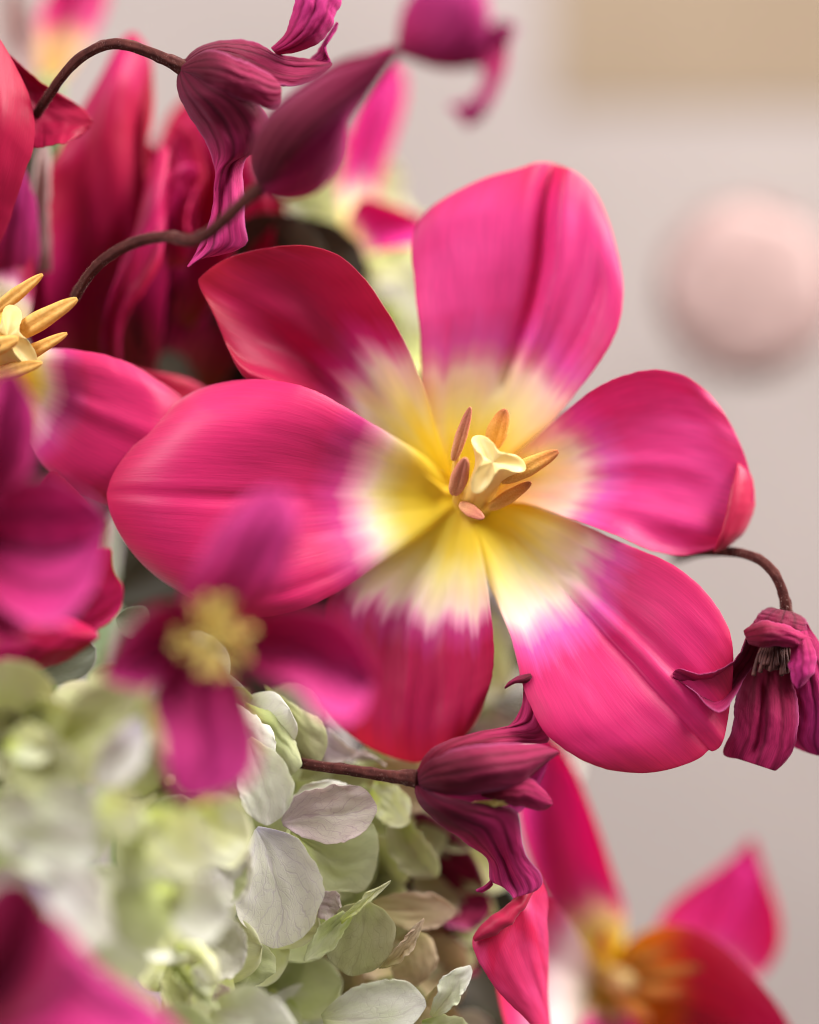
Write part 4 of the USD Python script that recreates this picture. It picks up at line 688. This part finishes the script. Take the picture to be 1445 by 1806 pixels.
# ------------------------------------------------------------------ hydrangea heads
HS = [  # outline left, outline right, depth, material, cup   : the sepals in and near focus, floret by floret
 [([(448, 1466), (424, 1520), (410, 1585), (432, 1635), (462, 1664), (480, 1673)], [(456, 1458), (508, 1470), (548, 1508), (568, 1565), (562, 1615), (532, 1655), (488, 1673)], (2, -3, -3), 'hyd_lilac', 2.0),
  ([(496, 1446), (520, 1404), (575, 1388), (635, 1386), (664, 1418)], [(500, 1456), (540, 1480), (590, 1486), (642, 1466), (666, 1430)], (2, -1, -2), 'hyd_mauve', 2.0),
  ([(512, 1465), (560, 1478), (620, 1462), (655, 1452), (669, 1496)], [(515, 1475), (545, 1520), (570, 1570), (602, 1574), (634, 1577), (664, 1530)], (4, 6, 6), 'hyd_green', 1.5),
  ([(500, 1440), (520, 1400), (570, 1378), (612, 1382)], [(505, 1445), (540, 1420), (580, 1400), (614, 1388)], (5, 6, 7), 'hyd_white', 1)],
 [([(430, 1310), (418, 1370), (432, 1430), (468, 1456)], [(445, 1300), (490, 1332), (518, 1386), (505, 1432), (474, 1456)], (-2, -6, -5), 'hyd_white', 2),
  ([(432, 1240), (480, 1258), (516, 1300), (533, 1346)], [(436, 1270), (470, 1325), (505, 1368), (532, 1352)], (4, 4, 5), 'hyd_green', -2),
  ([(400, 1230), (430, 1250), (480, 1290), (486, 1330)], [(390, 1260), (410, 1310), (450, 1340), (484, 1336)], (0, 0, 0), 'hyd_white', -2),
  ([(408, 1212), (430, 1215), (455, 1262), (430, 1300)], [(404, 1230), (400, 1270), (410, 1296), (425, 1302)], (6, 6, 6), 'hyd_green', 1)],
 [([(468, 1208), (502, 1232), (548, 1256), (574, 1284), (578, 1310)], [(480, 1235), (505, 1290), (530, 1338), (562, 1346), (577, 1318)], (14, 9, 8), 'hyd_olive', -2),
  ([(578, 1282), (615, 1312), (650, 1330), (682, 1350)], [(568, 1346), (598, 1350), (630, 1328), (680, 1352)], (14, 13, 14), 'hyd_mauve', 2),
  ([(500, 1350), (560, 1340), (620, 1345), (660, 1365)], [(520, 1390), (570, 1400), (620, 1395), (658, 1370)], (20, 18, 18), 'hyd_olive', 1),
  ([(480, 1215), (520, 1200), (560, 1220), (580, 1260)], [(500, 1260), (530, 1280), (560, 1285), (578, 1268)], (22, 20, 20), 'hyd_grey', 1)],
 [([(640, 1591), (600, 1602), (576, 1640), (580, 1690), (612, 1720)], [(652, 1591), (688, 1614), (698, 1655), (682, 1700), (622, 1722)], (3, 0, 2), 'hyd_olive', 2),
  ([(604, 1606), (570, 1632), (545, 1665), (535, 1695)], [(622, 1618), (598, 1660), (568, 1688), (538, 1697)], (0, -2, -2), 'hyd_green', 2),
  ([(600, 1622), (630, 1590), (662, 1568), (690, 1552)], [(603, 1630), (636, 1604), (664, 1582), (689, 1556)], (-2, -3, -2), 'hyd_yellow', 1),
  ([(566, 1576), (588, 1572), (604, 1604)], [(560, 1618), (584, 1626), (604, 1612)], (3, 2, 3), 'hyd_mauve', 1)],
 [([(668, 1708), (700, 1672), (728, 1640), (748, 1619)], [(680, 1708), (712, 1694), (738, 1655), (749, 1622)], (2, 0, 1), 'hyd_tan', 1.5),
  ([(655, 1590), (710, 1572), (770, 1580), (806, 1605)], [(680, 1625), (730, 1640), (780, 1632), (805, 1612)], (10, 12, 14), 'hyd_tan', 1.5),
  ([(730, 1640), (764, 1660), (764, 1710), (738, 1738)], [(690, 1690), (696, 1722), (716, 1740), (734, 1740)], (12, 12, 12), 'hyd_tan', -1.5),
  ([(690, 1720), (730, 1735), (760, 1770), (740, 1800)], [(650, 1730), (660, 1770), (700, 1800), (735, 1802)], (20, 20, 20), 'hyd_olive', 1)],
 [([(566, 1790), (600, 1756), (665, 1730), (725, 1736), (751, 1764)], [(572, 1806), (610, 1850), (680, 1846), (730, 1806), (752, 1776)], (-2, -5, -4), 'hyd_white', 2.5),
  ([(758, 1790), (775, 1740), (800, 1712), (830, 1702)], [(768, 1796), (795, 1778), (822, 1745), (834, 1714)], (2, -3, -3), 'hyd_white', 2),
  ([(750, 1760), (780, 1735), (790, 1750), (770, 1800)], [(735, 1790), (735, 1820), (750, 1830), (765, 1810)], (4, 4, 4), 'hyd_tan', 1),
  ([(745, 1800), (790, 1790), (840, 1820), (830, 1870)], [(740, 1830), (750, 1870), (790, 1890), (826, 1880)], (2, 2, 2), 'hyd_green', 1)],
 [([(660, 1378), (698, 1384), (724, 1414), (722, 1452)], [(650, 1410), (668, 1445), (698, 1460), (718, 1456)], (12, 12, 12), 'hyd_yellow', 1.5),
  ([(714, 1438), (742, 1472), (772, 1510), (776, 1542)], [(680, 1450), (690, 1510), (730, 1550), (770, 1548)], (16, 16, 16), 'hyd_olive', 1.5),
  ([(650, 1400), (620, 1440), (660, 1490), (690, 1500)], [(700, 1420), (730, 1450), (730, 1490), (698, 1502)], (24, 24, 24), 'hyd_olive', 1.5),
  ([(640, 1370), (680, 1340), (740, 1350), (760, 1400)], [(660, 1410), (700, 1430), (740, 1430), (758, 1410)], (22, 22, 22), 'hyd_tan', 1.5)],
 [([(250, 1262), (205, 1290), (172, 1335), (164, 1376)], [(258, 1280), (256, 1330), (225, 1382), (172, 1392)], (-46, -54, -54), 'hyd_lilac', 2),
  ([(255, 1270), (280, 1230), (330, 1240), (350, 1290)], [(260, 1290), (290, 1330), (330, 1330), (350, 1300)], (-44, -48, -48), 'hyd_yellow', 2),
  ([(160, 1400), (200, 1390), (240, 1410), (250, 1450)], [(170, 1430), (180, 1470), (220, 1480), (248, 1462)], (-46, -50, -50), 'hyd_yellow', 2)],
 [([(268, 1425), (325, 1428), (372, 1472), (388, 1515)], [(248, 1445), (262, 1510), (320, 1548), (384, 1530)], (-42, -50, -49), 'hyd_yellow', 2.5),
  ([(330, 1418), (378, 1402), (428, 1425), (446, 1470)], [(330, 1450), (352, 1505), (410, 1528), (444, 1492)], (-20, -26, -25), 'hyd_yellow', 2.5),
  ([(250, 1430), (225, 1440), (200, 1500), (215, 1560)], [(262, 1440), (270, 1500), (260, 1560), (225, 1570)], (-40, -48, -48), 'hyd_green', 2.5),
  ([(370, 1500), (420, 1490), (446, 1520), (440, 1570)], [(350, 1530), (360, 1590), (400, 1600), (436, 1580)], (-8, -13, -12), 'hyd_lilac', 2)],
 [([(312, 1560), (350, 1548), (398, 1574), (411, 1606)], [(298, 1590), (310, 1640), (360, 1664), (408, 1624)], (-40, -46, -44), 'hyd_white', 2.5),
  ([(300, 1560), (250, 1540), (200, 1570), (196, 1630)], [(310, 1580), (300, 1640), (260, 1680), (205, 1650)], (-38, -46, -46), 'hyd_green', 2.5),
  ([(290, 1590), (270, 1650), (290, 1700), (320, 1700)], [(330, 1600), (360, 1650), (350, 1690), (326, 1702)], (-20, -25, -24), 'hyd_yellow', 2)],
 [([(300, 1672), (342, 1658), (378, 1690), (388, 1738)], [(304, 1684), (340, 1682), (358, 1706), (384, 1742)], (-22, -27, -25), 'hyd_yellow', -2.5),
  ([(302, 1680), (304, 1715), (335, 1752), (384, 1782)], [(310, 1676), (328, 1712), (352, 1742), (386, 1776)], (-22, -23, -23), 'hyd_green', 2.0),
  ([(385, 1745), (362, 1750), (350, 1735), (340, 1710)], [(386, 1736), (372, 1728), (360, 1712), (344, 1702)], (-24, -25, -24), 'hyd_white', 2.0),
  ([(300, 1690), (285, 1740), (300, 1790), (320, 1800)], [(312, 1690), (335, 1740), (335, 1780), (322, 1800)], (-10, -12, -12), 'hyd_olive', 2.0)],
 [([(360, 1650), (405, 1618), (434, 1662), (430, 1702)], [(362, 1680), (380, 1732), (412, 1722), (428, 1708)], (-6, -10, -9), 'hyd_grey', 2),
  ([(414, 1608), (450, 1648), (486, 1694), (486, 1716)], [(398, 1720), (420, 1744), (455, 1736), (482, 1718)], (0, 1, 2), 'hyd_green', -2),
  ([(385, 1760), (430, 1738), (488, 1762), (525, 1810)], [(365, 1800), (390, 1850), (450, 1870), (515, 1840)], (-16, -22, -20), 'hyd_white', 2.5),
  ([(380, 1745), (390, 1735), (400, 1740), (405, 1760)], [(374, 1765), (380, 1775), (395, 1775), (404, 1764)], (-6, -8, -8), 'hyd_mauve', 1)],
 [([(40, 1530), (100, 1520), (170, 1560), (200, 1640)], [(60, 1570), (110, 1640), (160, 1680), (196, 1655)], (-52, -60, -60), 'hyd_lilac', 2.5),
  ([(0, 1480), (60, 1450), (140, 1460), (185, 1500)], [(10, 1520), (70, 1550), (140, 1545), (182, 1510)], (-52, -58, -58), 'hyd_white', 2.5),
  ([(60, 1400), (110, 1380), (160, 1400), (176, 1450)], [(60, 1430), (90, 1480), (140, 1490), (174, 1465)], (-48, -54, -54), 'hyd_grey', 2.5),
  ([(-30, 1430), (10, 1400), (60, 1420), (80, 1470)], [(-30, 1470), (0, 1500), (50, 1505), (78, 1480)], (-50, -56, -56), 'hyd_grey', 2.5)],
 [([(20, 1340), (60, 1310), (120, 1320), (150, 1370)], [(20, 1370), (60, 1410), (120, 1410), (148, 1380)], (-40, -46, -46), 'hyd_olive', 2.5),
  ([(100, 1310), (130, 1240), (190, 1200), (250, 1200)], [(120, 1330), (180, 1320), (230, 1270), (252, 1210)], (-38, -44, -44), 'hyd_olive', 2.5),
  ([(10, 1310), (40, 1280), (80, 1290), (90, 1320)], [(12, 1330), (40, 1345), (75, 1345), (90, 1326)], (-42, -46, -46), 'hyd_yellow', 2.0),
  ([(-20, 1230), (20, 1190), (80, 1200), (100, 1250)], [(-20, 1270), (20, 1300), (80, 1290), (100, 1258)], (-18, -23, -23), 'hyd_grey', 2.0)],
]
H = thing('hydrangea', 'large pale green and white hydrangea head filling the lower left', 'hydrangea', at=(330, 1720, 60))
k = 0
for fl in HS:
    f = numbered(H, 'floret')
    UsdGeom.Xform.Define(stage, f)
    for L, R, d, mat, cup in fl:
        k += 1
        cl, cr = np.array(L[0]), np.array(R[0])
        put('sepal', petal([(x, y, 0) for x, y in L], [(x, y, 0) for x, y in R], list(d), [d[0], d[1] + cup * .8, d[2] + cup * .5], list(d), nu=20, nv=24, ripple=(.7, 2.2, 2.4, k), wave=4.5, thick=.32, seed=k + 200, frill=.5,
            crease=[(0, .06, .35, 0, 1.0)]), M[mat], f)
# the florets behind and between them
rs = np.random.RandomState(5)
def florets(head, pts, mats, size, seed, lean=.5):
    rs = np.random.RandomState(seed)
    for (x, y, d) in pts:
        f = numbered(head, 'floret'); UsdGeom.Xform.Define(stage, f)
        c = P((x, y, d))
        n = np.array([rs.uniform(-1, 1) * lean, -1.0, rs.uniform(-.6, 1) * lean]); n /= np.linalg.norm(n)
        a = np.cross(n, [0.3, 0.1, 1]); a /= np.linalg.norm(a); b = np.cross(n, a)
        ph = rs.uniform(0, 6.28); mat = mats[rs.randint(len(mats))]
        for j in range(4):
            th = ph + j * math.pi / 2 + rs.uniform(-.2, .2)
            ax = a * math.cos(th) + b * math.sin(th) + n * rs.uniform(0.05, .45)
            s = size * rs.uniform(.8, 1.15)
            put('sepal', leafy(c + n * .0004 * j, ax, n, s, s * rs.uniform(.8, 1.05), cup=rs.uniform(-.1, .3), bend=rs.uniform(-.1, .3), seed=int(rs.randint(1000)), ripple=.05), M[mat], f)
        put('bud', leafy_ball(c + n * .0016, .0013, 10), M['hyd_yellow'], f)
        put('stalk', stalk(c, c - n * .022 + np.array([0, .006, -.006]), .0007), M['hyd_stalk'], f)
def stalk(p, q, r, n=8, sides=7):
    t = np.linspace(0, 1, n)[:, None]; c = p * (1 - t) + q * t
    T = (q - p) / np.linalg.norm(q - p); A = np.cross(T, [0.2, .9, .35]); A /= np.linalg.norm(A); B = np.cross(T, A)
    th = np.linspace(0, 2 * np.pi, sides, endpoint=False)
    V = (c[:, None] + r * (A * np.cos(th)[:, None] + B * np.sin(th)[:, None])[None]).reshape(-1, 3)
    idx = np.arange(n * sides).reshape(n, sides); nx = np.roll(idx, -1, 1)
    a, b, cc, d = idx[:-1].ravel(), nx[:-1].ravel(), nx[1:].ravel(), idx[1:].ravel()
    return V, np.vstack([np.stack([a, b, cc], 1), np.stack([a, cc, d], 1)]), np.stack(np.broadcast_arrays((th / 6.28)[None], t), -1).reshape(-1, 2)
pts = []
rr = np.random.RandomState(11)
for _ in range(3000):
    x, y = rr.uniform(-60, 800), rr.uniform(1170, 1880)
    if x > 560 and y < 1400: continue
    if y < 1400 and x > 420: continue
    if y < 1270 and x < 330: continue
    d = 4 - 54 * math.exp(-((x - 90) / 250) ** 2) + 20 * ((x - 300) / 500) ** 2 + 10 * max(0, (1350 - y) / 150) + 14
    if all((x - p[0]) ** 2 + (y - p[1]) ** 2 > (118 if x < 420 else 92) ** 2 for p in pts): pts.append((x, y, d))
florets(H, [p for p in pts if p[0] < 330 and p[1] < 1480], ['hyd_grey', 'hyd_olive', 'hyd_olive', 'hyd_green'], .0145, 31)
florets(H, [p for p in pts if p[0] < 330 and p[1] >= 1480], ['hyd_grey', 'hyd_yellow', 'hyd_white', 'hyd_green'], .0145, 35)
florets(H, [p for p in pts if 330 <= p[0] < 560], ['hyd_yellow', 'hyd_green', 'hyd_white'], .0155, 32)
florets(H, [p for p in pts if p[0] >= 560], ['hyd_olive', 'hyd_tan', 'hyd_green', 'hyd_grey'], .0140, 33)
put('stem', tube([(330, 1600, 50), (330, 1750, 70), (330, 2000, 90)], [3, 3, 3], n=20), M['hyd_stalk'], H)

H = thing('hydrangea', 'blurred yellow green hydrangea head behind the large tulip, between its two upper petals', 'hydrangea', at=(620, 560, 90))
pts = []
for _ in range(2000):
    x, y = rr.uniform(440, 780), rr.uniform(330, 720)
    if y < 470 and x > 720 or (x < 520 and y < 400): continue
    if all((x - p[0]) ** 2 + (y - p[1]) ** 2 > 78 ** 2 for p in pts): pts.append((x, y, 74 + 26 * (((x - 600) / 170) ** 2 + ((y - 520) / 200) ** 2)))
florets(H, pts, ['hyd_yellow', 'hyd_green', 'hyd_white'], .0115, 41)
put('stem', tube([(610, 560, 80), (580, 800, 110), (450, 1300, 140), (380, 1900, 150)], [3, 3, 3], n=20), M['hyd_stalk'], H)

H = thing('hydrangea', 'pale green hydrangea head seen only in the gap between the two lower tulip petals', 'hydrangea', at=(880, 1180, 90))
pts = []
for _ in range(2000):
    x, y = rr.uniform(740, 980), rr.uniform(1020, 1330)
    if all((x - p[0]) ** 2 + (y - p[1]) ** 2 > 84 ** 2 for p in pts): pts.append((x, y, 60 + 20 * (((x - 850) / 170) ** 2 + ((y - 1180) / 200) ** 2)))
florets(H, pts, ['hyd_white', 'hyd_lilac', 'hyd_yellow'], .0115, 43)
put('stem', tube([(860, 1200, 84), (800, 1400, 110), (600, 1900, 150)], [3, 3, 3], n=20), M['hyd_stalk'], H)

# ------------------------------------------------------------------ dark leaves inside the bouquet
def leaf_sprig(label, at, leaves, mat, stem, group=None):
    t = thing('leafy_sprig', label, 'foliage', group, at=at)
    put('stem', tube(stem, [1.4, 1.5, 1.6], n=30), M['stem_red'], t)
    rs = np.random.RandomState(int(abs(at[0])) + 3)
    for (x, y, d, ang, ln, wd) in leaves:
        c = P((x, y, d)); a = math.radians(ang)
        ax = np.array([math.cos(a), rs.uniform(-.35, .35), math.sin(a)])
        n = np.array([rs.uniform(-.4, .4), -1, rs.uniform(-.1, .6)])
        put('leaf', leafy(c, ax, n, ln / 1000, wd / 1000, cup=.2, bend=.2, tipform=.6, nu=17, nv=26, seed=int(rs.randint(500)), ripple=.03), M[mat], t)
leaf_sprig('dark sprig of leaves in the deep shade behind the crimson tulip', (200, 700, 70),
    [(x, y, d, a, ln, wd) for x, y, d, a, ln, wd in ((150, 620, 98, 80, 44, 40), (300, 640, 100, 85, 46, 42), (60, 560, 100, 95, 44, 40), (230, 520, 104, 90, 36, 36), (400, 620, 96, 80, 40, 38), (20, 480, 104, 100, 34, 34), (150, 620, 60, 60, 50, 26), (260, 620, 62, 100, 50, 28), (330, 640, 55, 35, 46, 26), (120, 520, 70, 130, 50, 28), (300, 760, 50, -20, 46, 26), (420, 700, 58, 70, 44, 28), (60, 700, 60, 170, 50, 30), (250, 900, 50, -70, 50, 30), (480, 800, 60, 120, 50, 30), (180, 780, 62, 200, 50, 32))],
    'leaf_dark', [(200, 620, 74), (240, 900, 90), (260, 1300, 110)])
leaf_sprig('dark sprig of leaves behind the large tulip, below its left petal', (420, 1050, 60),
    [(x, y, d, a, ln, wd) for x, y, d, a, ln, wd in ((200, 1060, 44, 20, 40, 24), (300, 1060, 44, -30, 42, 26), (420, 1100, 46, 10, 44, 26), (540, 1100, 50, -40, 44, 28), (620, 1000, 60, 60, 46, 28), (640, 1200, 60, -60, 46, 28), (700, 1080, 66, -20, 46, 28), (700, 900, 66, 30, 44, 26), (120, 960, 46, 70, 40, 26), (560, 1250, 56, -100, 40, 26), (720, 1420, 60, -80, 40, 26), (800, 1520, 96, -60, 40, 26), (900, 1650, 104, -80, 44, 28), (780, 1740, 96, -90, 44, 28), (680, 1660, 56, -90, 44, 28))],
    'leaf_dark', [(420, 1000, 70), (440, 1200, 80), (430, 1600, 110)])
leaf_sprig('grey green leaf poking out over the hydrangea below the red tulip', (60, 1210, -4), [(30, 1200, -6, 22, 17, 8), (20, 1150, 4, 60, 18, 9), (205, 1090, 6, -15, 7, 7)], 'leaf_grey', [(30, 1200, -5), (10, 1260, 10), (60, 1500, 60)])

# a mauve clematis sepal in the shade and the pale bloom on the wall
clematis('shaded dusky mauve clematis behind the tan hydrangea florets', (730, 1560, 30), [(720, 1560, 32), (680, 1640, 60), (600, 1800, 90)], [1.2, 1.2], [
    ([(720, 1560), (715, 1480), (735, 1430), (790, 1460), (840, 1520), (862, 1580)], [(730, 1580), (770, 1620), (810, 1640), (850, 1630), (868, 1600)], [30, 26, 28], [30, 34, 32], [30, 28, 28], ribbed(1), 'clem_dark', dict()),
    ([(720, 1570), (760, 1610), (800, 1650), (850, 1690)], [(715, 1590), (720, 1650), (760, 1700), (840, 1720)], [30, 30, 32], [30, 36, 36], [30, 30, 32], ribbed(1), 'clem_mid', dict())])
B = thing('ranunculus', 'round pale pink ranunculus bloom, far out of focus against the wall', 'ranunculus', at=(1322, 508, 170))
C0 = P((1322, 508, 170))
put('heart', leafy_ball(C0 + np.array([0, -.001, 0]), .0205, 40, .16), M['blush'], B)
rs = np.random.RandomState(3)
for ring, (n, tilt, ln, wd, off) in enumerate(((9, 2, .0220, .026, .005), (8, 6, .0205, .024, .003))):
    for j in range(n):
        a = 2 * math.pi * (j + ring * .37) / n + rs.uniform(-.1, .1); t = math.radians(tilt)
        rad = np.array([math.cos(a), 0, math.sin(a)])
        ax = rad * math.cos(t) + np.array([0, -1, 0]) * math.sin(t)
        nn = -rad * math.sin(t) + np.array([0, -1, 0]) * math.cos(t)
        put('petal', leafy(C0 + np.array([0, off, 0]) + rad * .002, ax, nn, ln, wd, cup=.05, bend=.10, tipform=.35, seed=int(rs.randint(900)), ripple=.015), M['blush'], B)
put('stem', tube([(1322, 508, 182), (1322, 520, 240), (1330, 540, 338)], [2, 2, 2], n=12), M['tulip_stem'], B)
